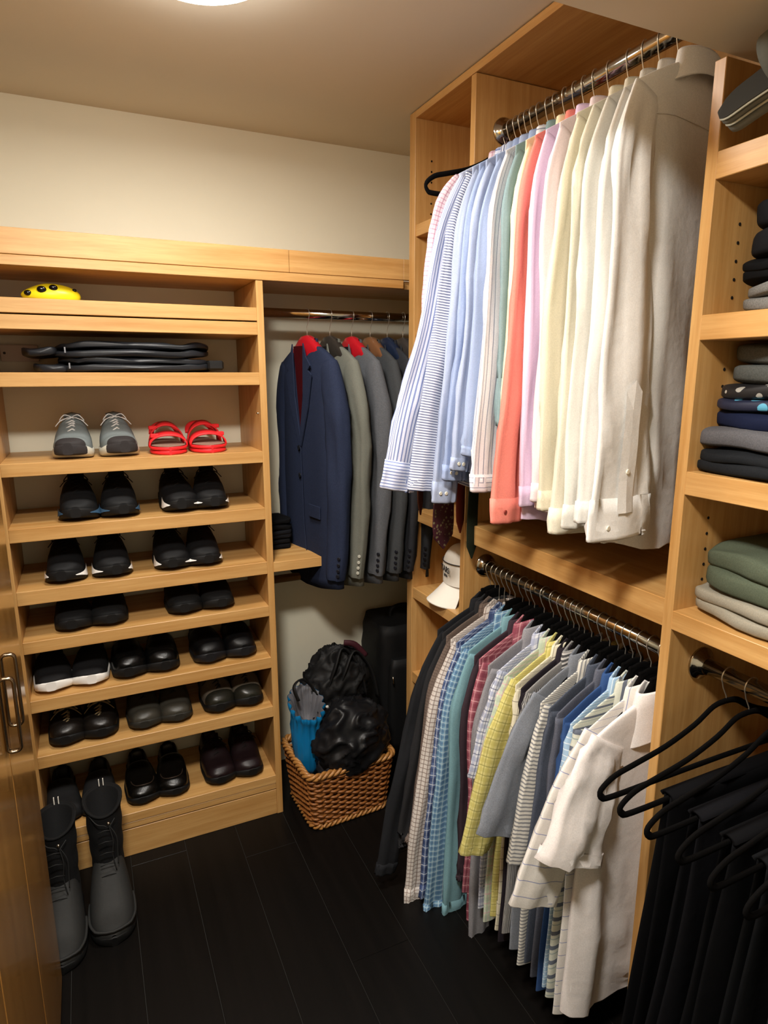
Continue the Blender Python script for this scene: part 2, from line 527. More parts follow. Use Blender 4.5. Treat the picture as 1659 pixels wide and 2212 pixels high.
def make_hanger(kind):
    t = thing('clothes_hanger', 'hanger', 'hanger')
    if kind == 'velvet':
        hook_mesh(t, -.10)
        q = MB()
        arm = catmull([(0, 0, -.088), (.035, 0, -.1), (.08, 0, -.128), (.15, 0, -.152), (.195, 0, -.172), (.218, 0, -.198), (.212, 0, -.214), (.18, 0, -.217), (.08, 0, -.216), (0, 0, -.215)], 34)
        left = [(-p.x, 0, p.z) for p in arm][::-1]
        q.tube([tuple(p) for p in arm][:-1] + left[:-1], .0066, 8, closed=True, flat=.45, up=(0, 0, 0.001) and None)
        q.build('frame', VELVET, t)
    elif kind == 'shirt_velvet':
        hook_mesh(t, -.085)
        q = MB()
        arm = catmull([(0, 0, -.068), (.022, 0, -.074), (.042, 0, -.100), (.062, 0, -.132), (.095, 0, -.158), (.12, 0, -.180), (.11, 0, -.192), (.06, 0, -.192), (0, 0, -.192)], 30)
        left = [(-p.x, 0, p.z) for p in arm][::-1]
        q.tube([tuple(p) for p in arm][:-1] + left[:-1], .0115, 8, closed=True, flat=.38)
        q.build('frame', VELVET, t)
        q = MB(); q.box((-.036, -.0035, -.125), (.036, .0035, -.062), bev=.003); q.build('neck', VELVET, t)
    elif kind == 'trouser':
        hook_mesh(t, -.062)
        q = MB()
        arm = catmull([(0, 0, -.055), (.035, 0, -.06), (.085, 0, -.088), (.16, 0, -.115), (.24, 0, -.132), (.29, 0, -.143), (.322, 0, -.163), (.318, 0, -.180), (.29, 0, -.186), (.14, 0, -.184), (0, 0, -.183)], 40)
        left = [(-p.x, 0, p.z) for p in arm][::-1]
        q.tube([tuple(p) for p in arm][:-1] + left[:-1], .0068, 8, closed=True, flat=.5)
        q.build('frame', VELVET, t)
    elif kind == 'wire':
        hook_mesh(t, -.09)
        q = MB()
        arm = catmull([(0, 0, -.09), (.03, 0, -.108), (.08, 0, -.138), (.13, 0, -.165), (.145, 0, -.178), (.13, 0, -.185), (0, 0, -.186)], 24)
        left = [(-p.x, 0, p.z) for p in arm][::-1]
        q.tube([tuple(p) for p in arm][:-1] + left[:-1], .0028, 6, closed=True)
        q.build('frame', RIM, t)
    return t


def hanger_wood(col, label, x, y, rz, z):
    t = thing('suit_hanger', label, 'hanger', (x, y, z), rz, 'hangers on the suit rod')
    hook_mesh(t, -.075, WIRE)
    mt = plain('hanger_' + col.strip('#'), col, .35, coat=.3)
    q = MB()
    prof = [(-.14, -.15, .010, .010), (-.11, -.13, .014, .018), (-.08, -.108, .016, .021), (-.045, -.083, .018, .022), (-.02, -.072, .022, .017), (0, -.070, .022, .016), (.02, -.072, .022, .017), (.045, -.083, .018, .022), (.08, -.108, .016, .021), (.11, -.13, .014, .018), (.14, -.15, .010, .010)]
    rings = []
    for (px, pz, hy, hz) in prof:
        neck = abs(px) < .05
        hh = .05 if neck else hz
        rings.append([(px, sgp(cos(a), .6) * hy, pz - hh + sgp(sin(a), .6) * hh) for a in [2 * pi * k / 12 for k in range(12)]])
    q.loft(rings, cap0=True, cap1=True)
    q.build('frame', mt, t)
    return t


PROTO = {}
def hang(kind, label, x, y, z, rz=0.0, group=None):
    if kind not in PROTO:
        t = make_hanger(kind); PROTO[kind] = t
    else:
        t = copy_tree(PROTO[kind])
    t.scale = (1, 1, 1)
    t.location = (x, y, z); t.rotation_euler = (0, 0, rz)
    tag(t, label, 'hanger', group)
    return t


# ------------------------------------------------------------------ garments
def garment_body(L, W, t, A, rnd, N=52, seg=30, ztop=-.088, ztip=-.150, tipw=.192, neckw=.052, hem=.05, shear=0.0, k1=28, side=0.0, straight=False):
    ph1, ph2, ph3 = rnd.uniform(0, 6.28), rnd.uniform(0, 6.28), rnd.uniform(0, 6.28)
    zs = [ztop + (ztip - ztop) * i / 7 for i in range(7)] + [ztip + (-L - ztip) * (i / seg) for i in range(seg + 1)]

    def pt(z, th):
        if z > ztip:
            s = (ztop - z) / (ztop - ztip); w_ = neckw + (tipw - neckw) * s ** .85
        else:
            s = (ztip - z) / (L + ztip); w_ = tipw + (W - tipw) * sm01(s * 2.2)
        d = ztop - z
        th_ = t * (.45 + .55 * sm01(d / .3))
        cx, sx = cos(th), sin(th)
        x_ = w_ * sgp(cx, .85); y_ = th_ * sgp(sx, .75)
        ramp = sm01((d - .08) / .5)
        y_ += A * ramp * (sin(x_ * k1 + ph1 + z * 1.6) + .55 * sin(x_ * k1 * 2.1 + ph2 - z * 2.3)) + .0015 * sin(z * 23 + x_ * 40 + ph3) * sm01(d / .1)
        x_ += shear * (d / L) ** 1.3
        nv = noise.noise(Vector((x_ * 15 + ph1 * 5, (1 if sx > 0 else -1) * 3.0 + ph2, z * 1.8 + x_ * 3)))
        y_ += (1 if sx > 0 else -1) * A * 1.5 * ramp * ((1 - min(1, abs(nv) * 3.2)) ** 2 - .25) * abs(sx) ** .5
        nh = sm01((d - (L - .22)) / .22)
        z_ = z + hem * nh * (sgp(cx, .85)) ** 2 + .006 * nh * sin(x_ * 40 + ph1)
        return Vector((x_, y_ + side * d, z_))
    rings = [[pt(z, 2 * pi * i / N) for i in range(N)] for z in zs]
    # hem lip turned inside
    last = rings[-1]; c = sum(last, Vector()) / N
    rings.append([c.lerp(p, 1.0) + Vector((0, 0, -.0015)) for p in last])
    rings.append([Vector((c.x + (p.x - c.x) * .985, c.y + (p.y - c.y) * .72, p.z + .001)) for p in last])
    rings.append([Vector((c.x + (p.x - c.x) * .98, c.y + (p.y - c.y) * .68, p.z + .09)) for p in last])
    return rings, pt


def sleeve_surface(keys, hw, ht, A, rnd, n=26, N=22):
    """keys: path in local x,y,z; hw/ht lists of half width (in the hanger plane) and half thickness along the path"""
    path = catmull(keys, n)
    p1, p2 = rnd.uniform(0, 6.28), rnd.uniform(0, 6.28)

    def val(lst, u):
        s = u * (len(lst) - 1); k = min(int(s), len(lst) - 2); return lst[k] + (lst[k + 1] - lst[k]) * sm01(s - k) if False else lst[k] + (lst[k + 1] - lst[k]) * (s - k)

    def pt(i, th):
        u = i / n
        i0 = int(max(0, min(n, i)))
        a = path[min(i0 + 1, n)] - path[max(i0 - 1, 0)]
        a.normalize()
        nx = Vector((a.z, 0, -a.x)); nx.normalize()
        if nx.x < 0: nx = -nx
        c = path[i0] if i0 >= n else path[i0].lerp(path[i0 + 1], i - i0)
        w_, t_ = val(hw, u), val(ht, u)
        cx, sx = sgp(cos(th), .9), sgp(sin(th), .85)
        f = A * sm01(u * 3) * sin(cx * 5.5 + p1 + u * 3) + A * .6 * sin(u * 16 + p2 + cx * 2) * sm01(u * 2)
        nv = noise.noise(Vector((cos(th) * 1.9 + p1 * 4, sin(th) * 1.9 + p2, u * 2.6 + cx * .8)))
        g = A * 2.0 * sm01(u * 4) * ((1 - min(1, abs(nv) * 3.0)) ** 2 - .3)
        nw = noise.noise(Vector((cos(th) * 3.5 + p2 * 3, sin(th) * 3.5, u * 11 + p1)))
        g += A * .7 * nw * sm01(u * 3)
        return c + nx * ((w_ + g) * cx) + Vector((0, 1, 0)) * ((t_ + g) * sx + f)
    rings = [[pt(i, 2 * pi * k / N) for k in range(N)] for i in range(n + 1)]
    return rings, pt


def lipped(rings, depth=.03, f=.8):
    last = rings[-1]; c = sum(last, Vector()) / len(last); prev = rings[-2]; c2 = sum(prev, Vector()) / len(prev)
    d = (c2 - c).normalized()
    return rings + [[c + (p - c) * .99 - d * .001 for p in last], [c + (p - c) * .955 for p in last], [c + (p - c) * .94 + d * depth for p in last]]


BTN = {}
def button(par, p, col='#E9E4D2', r=.0052, d=(0, -1, 0)):
    q = MB(); q.disc(p, d, r, .003, 10)
    if col not in BTN: BTN[col] = plain('button_' + col.strip('#'), col, .3)
    return q.build('button', BTN[col], par)


def collar(par, mat, rnd, neck=(.056, .017), leaf=.042, zc=-.092, lean=0.0, inner=None):
    q = MB()
    N = 26
    rings = []
    prof = [(0.0, -.012, .0), (.0, .014, .0), (.001, .026, 0), (.004, .031, 0), (.009, .026, 0), (.014, .006, 0), (.019, -leaf * .5, 0), (.026, -leaf * .95, 0)]
    a0, a1 = radians(-255 + lean), radians(75 + lean)       # opening faces away from the room door
    cols = []
    for k in range(N + 1):
        u = k / N; a = a0 + (a1 - a0) * u
        tip = max(0, 1 - min(u, 1 - u) * 9)
        row = []
        for (o, z, _) in prof:
            zz = z - (tip * .022 if z < 0 and o > .01 else 0)
            row.append(Vector((cos(a) * (neck[0] + o * 1.25), sin(a) * (neck[1] + o * .42), zc + zz - .022 * abs(cos(a)) ** 2 * (1 if z < .01 else .35) + .014 * (1 if cos(a) < -.3 else 0) * tip)))
        cols.append(row)
    q.loft(cols, closed=False)
    # underside for thickness
    q.loft([[p + Vector((-.0012 * (1 if p.x > 0 else -1), 0, -.0012)) for p in row] for row in cols][::-1], closed=False)
    return q.build('collar', mat, par)


def shirt(spec):
    """spec keys: desc, x,y,z, mat, kind long/short, L, cuff (x,z local), etc."""
    rnd = random.Random(spec['seed'])
    t = thing(spec.get('name', 'shirt'), spec['label'], spec.get('cat', 'shirt'), (spec['x'], spec['y'], spec['z'] - spec.get('drop', 0.0)), spec.get('rz', rnd.uniform(-.045, .045)), spec.get('group'))
    m = spec['mat']; msl = spec.get('msl', m)
    th = spec.get('t', .013); A = spec.get('A', .004)
    rings, bpt = garment_body(spec['L'], spec.get('W', .215), th, A, rnd, shear=spec.get('shear', 0.0), hem=spec.get('hem', .05), k1=spec.get('k', 28))
    dz = spec.get('drop', 0.0)
    q = MB(); q.loft(rings)
    q.build('body', m, t)
    for sgn in (-1, 1):
        sl = spec['sl'] if sgn < 0 else [(abs(a), -b * .3, c) for (a, b, c) in spec.get('slb', [(.165, 0, -.14), (.195, .0, -.35), (.205, .0, -.6), (.21, 0, -.86)] if spec['kind'] == 'long' else [(.16, 0, -.14), (.2, 0, -.24), (.21, 0, -.36)])]
        hw = spec.get('hw', [.04, .055, .052, .048, .045]); ht = spec.get('ht', [.010, .015, .016, .015, .013])
        if sgn > 0: hw = [min(v, .045) for v in hw]
        n = 26 if spec['kind'] == 'long' else 12
        rg, spt = sleeve_surface([(a, b, c) for (a, b, c) in sl], hw, ht, spec.get('As', .004), rnd, n=n, N=24)
        q = MB(); q.loft(lipped(rg), cap0=True)
        so = q.build('sleeve', msl, t)
        if spec['kind'] == 'long' and not spec.get('nocuff'):
            q = MB()
            k0 = n - spec.get('cuffn', 2)
            cr = []
            ct = 0
            for i in range(k0, n + 1):
                r0 = rg[i]; c = sum(r0, Vector()) / len(r0)
                cr.append([c + (p - c) * 1.045 for p in r0])
            r0 = cr[0]; c = sum(r0, Vector()) / len(r0)
            cr = [[c + (p - c) * .9 for p in r0]] + cr
            last = cr[-1]
            d = (sum(rg[-2], Vector()) - sum(rg[-1], Vector())).normalized()
            c = sum(last, Vector()) / len(last)
            down = [p - d * .006 - Vector((0, 0, 0)) for p in last]
            cr.append(down)
            cr.append([c + (p - c) * .8 - d * .005 for p in down])
            cr.append([c + (p - c) * .76 + d * .03 for p in down])
            q.loft(cr)
            co = q.build('cuff', spec.get('mcuff', msl), so)
            if sgn < 0 and spec.get('btn', True):
                for f in (.3, .48)[:spec.get('nb', 2)]:
                    i = n - .9
                    p = spt(i, -pi / 2 + (f - .5) * 2.2 * spec.get('bs', 1)) + Vector((0, -.0025, 0))
                    button(so, p, spec.get('bcol', '#E9E4D2'))
        if sgn < 0 and spec.get('placket'):
            q = MB()
            pts = []
            ths = (-pi / 2 - .22, -pi / 2 + .22)
            for i in range(n - 9, n - 1):
                pts.append([spt(i, ths[0]) + Vector((0, -.003, 0)), spt(i, (ths[0] + ths[1]) / 2) + Vector((0, -.0042, 0)), spt(i, ths[1]) + Vector((0, -.003, 0))])
            top = spt(n - 9.6, -pi / 2) + Vector((0, -.0035, 0))
            pts = [[top, top, top]] + pts
            q.loft(pts, closed=False, sm=False)
            q.build('placket', msl, so)
            button(so, spt(n - 4.5, -pi / 2) + Vector((0, -.005, 0)))
    if spec.get('collar', True):
        collar(t, spec.get('mcol', m), rnd, neck=(.062, max(.012, th)), leaf=spec.get('leaf', .04))
    if spec.get('yoke'):
        q = MB()
        pts = []
        for k in range(17):
            th_ = -pi * .97 + pi * .94 * k / 16
            pts.append(bpt(-.195 - .006 * sin(k * .7), th_) + Vector((0, -.0008, 0)))
        q.tube(pts, .0011, 4)
        q.build('yoke_seam', m, t)
    h = spec.get('hanger')
    if h:
        hl = {'shirt_velvet': 'black velvet hanger', 'wire': 'thin white hanger'}[h]
        hang(h, f"{hl} holding the {spec['short']}", spec['x'], spec['y'], spec['z'], t.rotation_euler.z, spec.get('hgroup'))
    return t


WHT, IVO = '#E9E6E0', '#E6E0CC'
ROD_U = (1.134, 2.264)
GU = 'dress shirts on the upper rod'
def st(c, per=.006, w_=.35, base='#DDE2F0', ax='u'): return cloth(base, [(ax, per, w_, c, .85)])
def chk(base, c, per=.012, w_=.22, s=.6): return cloth(base, [('u', per, w_, c, s), ('v', per, w_, c, s)])

def usl(cx, cz=-.965, mid=None, dy=-.0, bulge=0.0):
    """room-side sleeve of an upper shirt: shoulder tip to cuff"""
    m1 = (-.182 + (cx + .182) * .12 - .01, dy * .2, -.30)
    m2 = (-.182 + (cx + .182) * .45 - bulge, dy * .5, -.55)
    m3 = (-.182 + (cx + .182) * .8 - bulge * .6, dy * .8, -.78)
    return [(-.155, 0, -.165), m1, m2, m3, (cx, dy, cz)]

UP = [
 # y, cuffx, cuffz, fabric(body), sleeve fabric, label, short, extras
 (1.605, -0.2, -.80, chk('#DDCDD4', '#B8738F', .012), None, 'pink and white checked shirt at the far left end of the upper rod', 'pink checked shirt', dict(rz=radians(2), hw=[.035, .05, .05, .045, .035], sl=[(-.150, 0, -.160), (-.195, 0, -.24), (-.222, -.0, -.40), (-.228, -.0, -.6), (-.2, 0, -.8)], btn=False)),
 (1.578, -0.383, -.962, st('#5F73AA', .0085, .36, '#D3D9EC'), None, 'blue and white striped shirt whose wide cuff hangs furthest left', 'striped shirt furthest left', dict(rz=radians(5), mcuff=cloth('#D3D9EC', [('v', .0085, .36, '#5F73AA', .85)]), hw=[.035, .045, .048, .05, .053], btn=False, cuffn=3)),
 (1.555, -0.319, -.97, cloth('#D9DEEA', [('v', .0070, .45, '#4A5680', .85)]), None, 'white shirt with fine navy crosswise stripes on the upper rod', 'navy pinstriped shirt', dict(rz=radians(7), hw=[.03, .04, .042, .046, .05], btn=False, nocuff=True)),
 (1.532, -0.274, -.995, cloth('#A2AEC8'), None, 'pale blue shirt right of the fine navy striped one', 'pale blue shirt beside the navy pinstripes', dict(rz=radians(9), hw=[.03, .035, .038, .04, .038])),
 (1.508, -0.264, -.93, cloth('#94A4C6'), None, 'sky blue shirt, second of the plain blue ones', 'second plain blue shirt', dict(rz=radians(11), hw=[.03, .035, .04, .04, .036])),
 (1.482, -0.262, -.90, cloth('#A5B1CC'), None, 'light blue shirt with an upturned buttoned cuff, third plain blue one', 'blue shirt with the upturned cuff', dict(rz=radians(12), hw=[.03, .04, .04, .04, .036])),
 (1.447, -0.255, -.86, cloth('#9AAACA'), None, 'light blue shirt next to the black and white striped shirt', 'fourth plain blue shirt', dict(rz=radians(14), hw=[.03, .04, .045, .045, .036])),
 (1.42, -0.244, -.945, cloth('#E6E4E8', [('u', .0125, .14, '#5E6A88', .8)]), None, 'white shirt with thin dark blue pinstripes between blue and teal shirts', 'white pinstriped shirt', dict(rz=radians(16), mcuff=cloth('#E6E4E8', [('v', .0125, .14, '#5E6A88', .8)]), hw=[.035, .045, .045, .045, .042], btn=False)),
 (1.385, -0.212, -.62, cloth('#80969A'), None, 'muted teal shirt with its sleeve tucked up on the upper rod', 'muted teal shirt', dict(rz=radians(17), hw=[.03, .04, .035, .03, .012])),
 (1.35, -0.231, -.80, cloth('#E9E2BC'), None, 'pale yellow shirt squeezed between teal and coral', 'pale yellow shirt', dict(rz=radians(18), hw=[.03, .035, .03, .03, .03])),
 (1.318, -0.254, -1.0, cloth('#E68779'), None, 'coral shirt with a wide cuff on the upper rod', 'coral shirt', dict(rz=radians(18), hw=[.035, .045, .047, .05, .054], yoke=True, bcol='#8A3A34', nb=1)),
 (1.283, -0.196, -.96, cloth('#DCC6DE'), None, 'lilac shirt beside the coral shirt', 'lilac shirt', dict(rz=radians(18), hw=[.035, .045, .052, .050, .045], yoke=True, btn=False)),
 (1.238, -0.200, -.94, cloth('#E3D3D6'), None, 'dusty pink shirt between lilac and ivory', 'dusty pink shirt', dict(rz=radians(18), hw=[.035, .04, .04, .04, .04])),
 (1.180, -0.215, -.945, cloth('#D6CFB8'), None, 'ivory shirt with a bent elbow on the upper rod', 'ivory shirt with bent elbow', dict(rz=radians(17), hw=[.035, .045, .050, .045, .045], bulge=.025)),
 (1.138, -0.215, -.99, cloth('#D5D0BE'), None, 'ivory shirt with two cuff buttons on the upper rod', 'two-button ivory shirt', dict(rz=radians(18), hw=[.04, .055, .055, .052, .055], yoke=True)),
 (1.096, -0.22, -.97, cloth('#D6D4CC'), None, 'off-white shirt just behind the two nearest white shirts', 'off-white shirt', dict(rz=radians(17), hw=[.04, .055, .06, .055, .05])),
 (1.05, -0.215, -.95, cloth('#D9D7D1'), None, 'second nearest white shirt on the upper rod', 'second nearest white shirt', dict(rz=radians(16), hw=[.04, .055, .06, .06, .055])),
 (.995, -0.195, -.975, cloth('#E0DEDA'), None, 'nearest white shirt with a sleeve placket and curved cuff on the upper rod', 'nearest white shirt', dict(rz=radians(10), leaf=.018, hw=[.045, .06, .072, .082, .090], placket=True, yoke=True, cuffn=3, nb=1, dy=-.03, A=.010, As=.0055, hem=.06, t=.016)),
]
for i, (y, cx, cz, mt, ms, lb, sh, ex) in enumerate(UP):
    ex = dict(ex)
    dy = ex.pop('dy', -.008); bulge = ex.pop('bulge', 0.0)
    sp = dict(name='dress_shirt', label=lb, short=sh, seed=100 + i, x=ROD_U[0], y=y, z=ROD_U[1], mat=mt, kind='long', L=1.0 + .015 * (i % 3) - (.04 if i < 9 else 0),
              sl=usl(cx, cz, dy=dy, bulge=bulge), group=GU, hanger='wire', hgroup='hangers on the upper rod', t=.012, A=.003, As=.003, ht=[.008, .012, .013, .013, .012])
    sp.update(ex)
    if ms: sp['msl'] = ms
    shirt(sp)

# ---- lower rod
ROD_L = (1.118, 1.007)
GL = 'casual shirts on the lower rod'
def lsl(cx, cz, dy=-.006, up=0.0):
    return [(-.150, 0, -.170), (-.19 + (cx + .19) * .2, dy * .3, -.32), (-.19 + (cx + .19) * .55, dy * .6, -.55), (-.19 + (cx + .19) * .85, dy, -.78), (cx, dy, cz)]
def ssl(cx, cz, dy=-.006):
    return [(-.145, 0, -.165), (-.145 + (cx + .145) * .45, dy * .5, -.165 + (cz + .165) * .35), (cx, dy, cz)]
plaid = lambda b, c, c2, p=.026: cloth(b, [('u', p, .42, c, .55), ('v', p, .42, c, .55), ('u', p, .1, c2, .7, .3), ('v', p, .1, c2, .7, .3)])
LO = [
 (1.610, 'long', -.375, -.93, cloth('#232427'), 'charcoal black long-sleeved shirt at the far end of the lower rod', 'furthest charcoal shirt', dict(btn=False)),
 (1.583, 'long', -.33, -.80, cloth('#2A2A2C', fuzz=.08), 'dark grey overshirt second from the far end of the lower rod', 'dark grey overshirt', dict(btn=False)),
 (1.560, 'long', -.30, -.78, chk('#6E6058', '#4A3F39', .009), 'brown small-checked shirt on the lower rod', 'brown checked shirt', dict(btn=False)),
 (1.533, 'long', -.315, -.99, chk('#D6CFC9', '#7D6A62', .0135, .2, .75), 'white and brown windowpane shirt with a long sleeve on the lower rod', 'white and brown windowpane shirt', dict(btn=False)),
 (1.506, 'long', -.275, -.96, plaid('#5E6F96', '#2C3960', '#D5DCE6', .03), 'navy and white plaid shirt on the lower rod', 'navy plaid shirt', dict(btn=False)),
 (1.480, 'long', -.265, -1.02, plaid('#7FA5BE', '#4A6B93', '#CFE0E6', .018), 'light blue small-plaid shirt with rounded cuff on the lower rod', 'light blue plaid shirt', dict(hw=[.035, .045, .045, .045, .05], btn=False)),
 (1.443, 'long', -.225, -1.0, cloth('#789FA9', fuzz=.06), 'plain teal shirt with a large collar on the lower rod', 'teal shirt', dict(hw=[.04, .05, .045, .045, .045], leaf=.06, btn=False, cs=1.3)),
 (1.412, 'long', -.20, -.85, cloth('#3B2F36'), 'dark plum shirt between teal and red plaid', 'dark plum shirt', dict(btn=False)),
 (1.388, 'long', -.175, -1.05, plaid('#A86672', '#7E3B4A', '#D9A9AC', .03), 'red and pink plaid shirt on the lower rod', 'red plaid shirt', dict(btn=False)),
 (1.345, 'long', -.20, -1.08, cloth('#8C8B90', fuzz=.1), 'heather grey long-sleeved shirt on the lower rod', 'heather grey shirt', dict(btn=False, hw=[.035, .045, .04, .04, .038])),
 (1.306, 'short', -.235, -.44, plaid('#D9DBE2', '#8E96B4', '#454F72', .03), 'white shirt with navy and grey plaid, short sleeve, on the lower rod', 'white and navy plaid shirt', {}),
 (1.275, 'short', -.255, -.54, plaid('#C8D2BE', '#A9B8A4', '#D8A9B4', .03), 'pale green and pink plaid shirt beside the yellow one', 'pale green plaid shirt', {}),
 (1.246, 'short', -.30, -.60, plaid('#D6CD88', '#C0B565', '#8F8A4A', .024), 'yellow plaid shirt on the lower rod', 'yellow plaid shirt', dict(hw=[.05, .06, .05])),
 (1.224, 'short', -.17, -.42, cloth('#DDD6BE', [('u', .034, .06, '#6A6258', .7), ('v', .034, .06, '#6A6258', .7)]), 'cream windowpane shirt right behind the dark plum polo', 'cream windowpane shirt', {}),
 (1.204, 'short', -.16, -.40, cloth('#2B262C'), 'very dark plum polo shirt beside the cream windowpane shirt', 'very dark plum polo', {}),
 (1.184, 'short', -.195, -.40, cloth('#B9B7B4', [('u', .008, .55, '#2D2E33', .9)]), 'black and white fine striped shirt behind the grey polo', 'black and white striped shirt', {}),
 (1.158, 'short', -.295, -.485, cloth('#7E838C', fuzz=.1), 'mid grey polo with a wide short sleeve on the lower rod', 'wide-sleeved grey polo', dict(hw=[.05, .062, .068], leaf=.055)),
 (1.125, 'short', -.235, -.56, cloth('#D8D5CB', [('v', .010, .4, '#6C6F78', .8)]), 'white shirt with narrow grey crosswise stripes on the lower rod', 'white shirt with grey stripes', dict(hw=[.04, .045, .045])),
 (1.096, 'short', -.20, -.58, cloth('#4C525F', fuzz=.12), 'blue grey jersey polo with white collar lining', 'blue grey jersey polo', dict(hw=[.045, .05, .045])),
 (1.068, 'short', -.18, -.62, cloth('#5A5D69', fuzz=.1), 'slate grey polo with a hemmed sleeve on the lower rod', 'slate grey polo', dict(hw=[.05, .05, .045])),
 (1.045, 'short', -.17, -.42, cloth('#35507F'), 'royal blue polo on the lower rod', 'royal blue polo', {}),
 (1.022, 'short', -.19, -.46, cloth('#9DB9D2', [('v', .014, .16, '#DDE6EC', .8)]), 'light blue polo with thin white stripes', 'light blue striped polo', {}),
 (.998, 'short', -.18, -.45, cloth('#C9CCBF', [('v', .040, .28, '#3F4A66', .85), ('v', .040, .08, '#8FA0A0', .8, .5)]), 'pale green polo with broad navy stripes on the lower rod', 'navy striped pale polo', {}),
 (.968, 'short', -.315, -.53, cloth('#DEDAD4', [('v', .036, .05, '#6A78AE', .8)]), 'white polo with widely spaced blue lines beside the plain white one', 'white polo with blue lines', dict(hw=[.05, .065, .07])),
 (.935, 'short', -.255, -.415, cloth('#E4DEDB', fuzz=.05), 'nearest plain white polo shirt with a drooping collar on the lower rod', 'nearest white polo', dict(hw=[.055, .075, .085], ht=[.014, .022, .024], t=.02, A=.010, As=.005, leaf=.085, dy=-.02, hem=.02, rz=0.0)),
]
for i, (y, kd, cx, cz, mt, lb, sh, ex) in enumerate(LO):
    ex = dict(ex); dy = ex.pop('dy', -.008); ex.pop('cs', 0)
    sp = dict(drop=.022, name='casual_shirt' if kd == 'long' else 'polo_shirt' if 'polo' in lb else 'casual_shirt', label=lb, short=sh, seed=300 + i, x=ROD_L[0], y=y, z=ROD_L[1], mat=mt, kind=kd, L=.86 + .02 * ((i * 7) % 3),
              sl=lsl(cx, cz, dy) if kd == 'long' else ssl(cx, cz, dy), group=GL, rz=radians(min(5, 2 + i * .3)) if i < 22 else radians(1.5), hanger='shirt_velvet' if i > 4 or i < 2 else 'wire', hgroup='hangers on the lower rod', t=.0105, A=.003, As=.003, W=.205,
              hw=[.035, .042, .04, .038, .036] if kd == 'long' else [.045, .05, .05], ht=[.008, .012, .012, .012, .011] if kd == 'long' else [.009, .013, .014], hem=.03, shear=-.03)
    sp.update(ex)
    shirt(sp)

# ------------------------------------------------------------------ black hanger sticking out with ties
TH = hang('trouser', 'black velvet hanger sticking out left of the pink checked shirt', ROD_U[0], 1.630, ROD_U[1], 0)
TH.scale = (.78, 1, 1)
def tie(label, x, y, top, tip, wmax, mat, rz=0.0, lean=.06):
    t = thing('necktie', label, 'necktie', (x, y, tip), rz, 'ties hanging below the upper shirts')
    L = top - tip
    q = MB(); rings = []
    for k in range(26):
        s = k / 25; z = s * L
        if z < .045: w_ = wmax * z / .045 * 1.0 + .0006
        else: w_ = wmax * (1 - .62 * min(1, (z - .045) / (L - .045)))
        yy = .004 * sin(s * 9)
        xo = lean * s ** 1.6
        rings.append([(-w_, yy, z), (-w_ * .9, yy - .0022, z), (w_ * .9, yy - .0022, z), (w_, yy, z), (w_ * .9, yy + .0022, z), (-w_ * .9, yy + .0022, z)])
    rings = [[(p[0] + lean * (k / 25) ** 1.6 * cos(rz), p[1] - lean * (k / 25) ** 1.6 * sin(rz), p[2]) for p in r] for k, r in enumerate(rings)]
    q.loft(rings, cap1=True); q.build('blade', mat, t)
    q = MB(); rings = []
    for k in range(20):
        s = k / 19; z = .14 + s * (L - .14)
        w_ = wmax * .42 * min(1, (s * 19) / 1.2 + .02)
        rings.append([(-w_, .009, z), (-w_ * .9, .0075, z), (w_ * .9, .0075, z), (w_, .009, z), (w_ * .9, .011, z), (-w_ * .9, .011, z)])
    rings = [[(p[0] + lean * (p[2] / L) ** 1.6 * cos(rz), p[1] - lean * (p[2] / L) ** 1.6 * sin(rz), p[2]) for p in r] for r in rings]
    q.loft(rings, cap1=True); q.build('tail', mat, t)
    q = MB(); q.box((-wmax * .4 + lean * cos(rz), -.003 - lean * sin(rz), L - .002), (wmax * .4 + lean * cos(rz), .012 - lean * sin(rz), L + .003), bev=.001); q.build('fold', mat, t)
    return t
def spotted(name, base, c2, sc):
    t = NT(name, .6); tc = t.n('ShaderNodeTexCoord'); v = t.n('ShaderNodeTexVoronoi'); v.inputs['Scale'].default_value = sc
    t.l(tc.outputs['Object'], v.inputs['Vector'])
    f = t.math('LESS_THAN', v.outputs['Distance'], .33)
    t.l(t.mix(f, srgb(base), srgb(c2)), t.b.inputs['Base Color']); return t.mat
tie('brown necktie with a pointed tip, leftmost below the striped shirts', .875, 1.628, 2.075, 1.196, .018, cloth('#4A281B'), .6)
tie('wide maroon and olive patterned necktie below the pale blue cuff', .945, 1.612, 2.075, 1.088, .046, spotted('maroon_floral_silk', '#3B0F1C', '#6F6648', 90), .25)
tie('plum necktie hanging behind the patterned tie', .965, 1.632, 2.075, 1.115, .03, cloth('#4A1A34'), .1)
tie('red brown necktie behind the dark green one', 1.005, 1.615, 2.075, 1.13, .02, cloth('#6E2E22'), .3)
tie('dark green necktie hanging in front of the middle shelf', 1.034, 1.592, 2.075, 1.052, .026, cloth('#23291F'), .3)

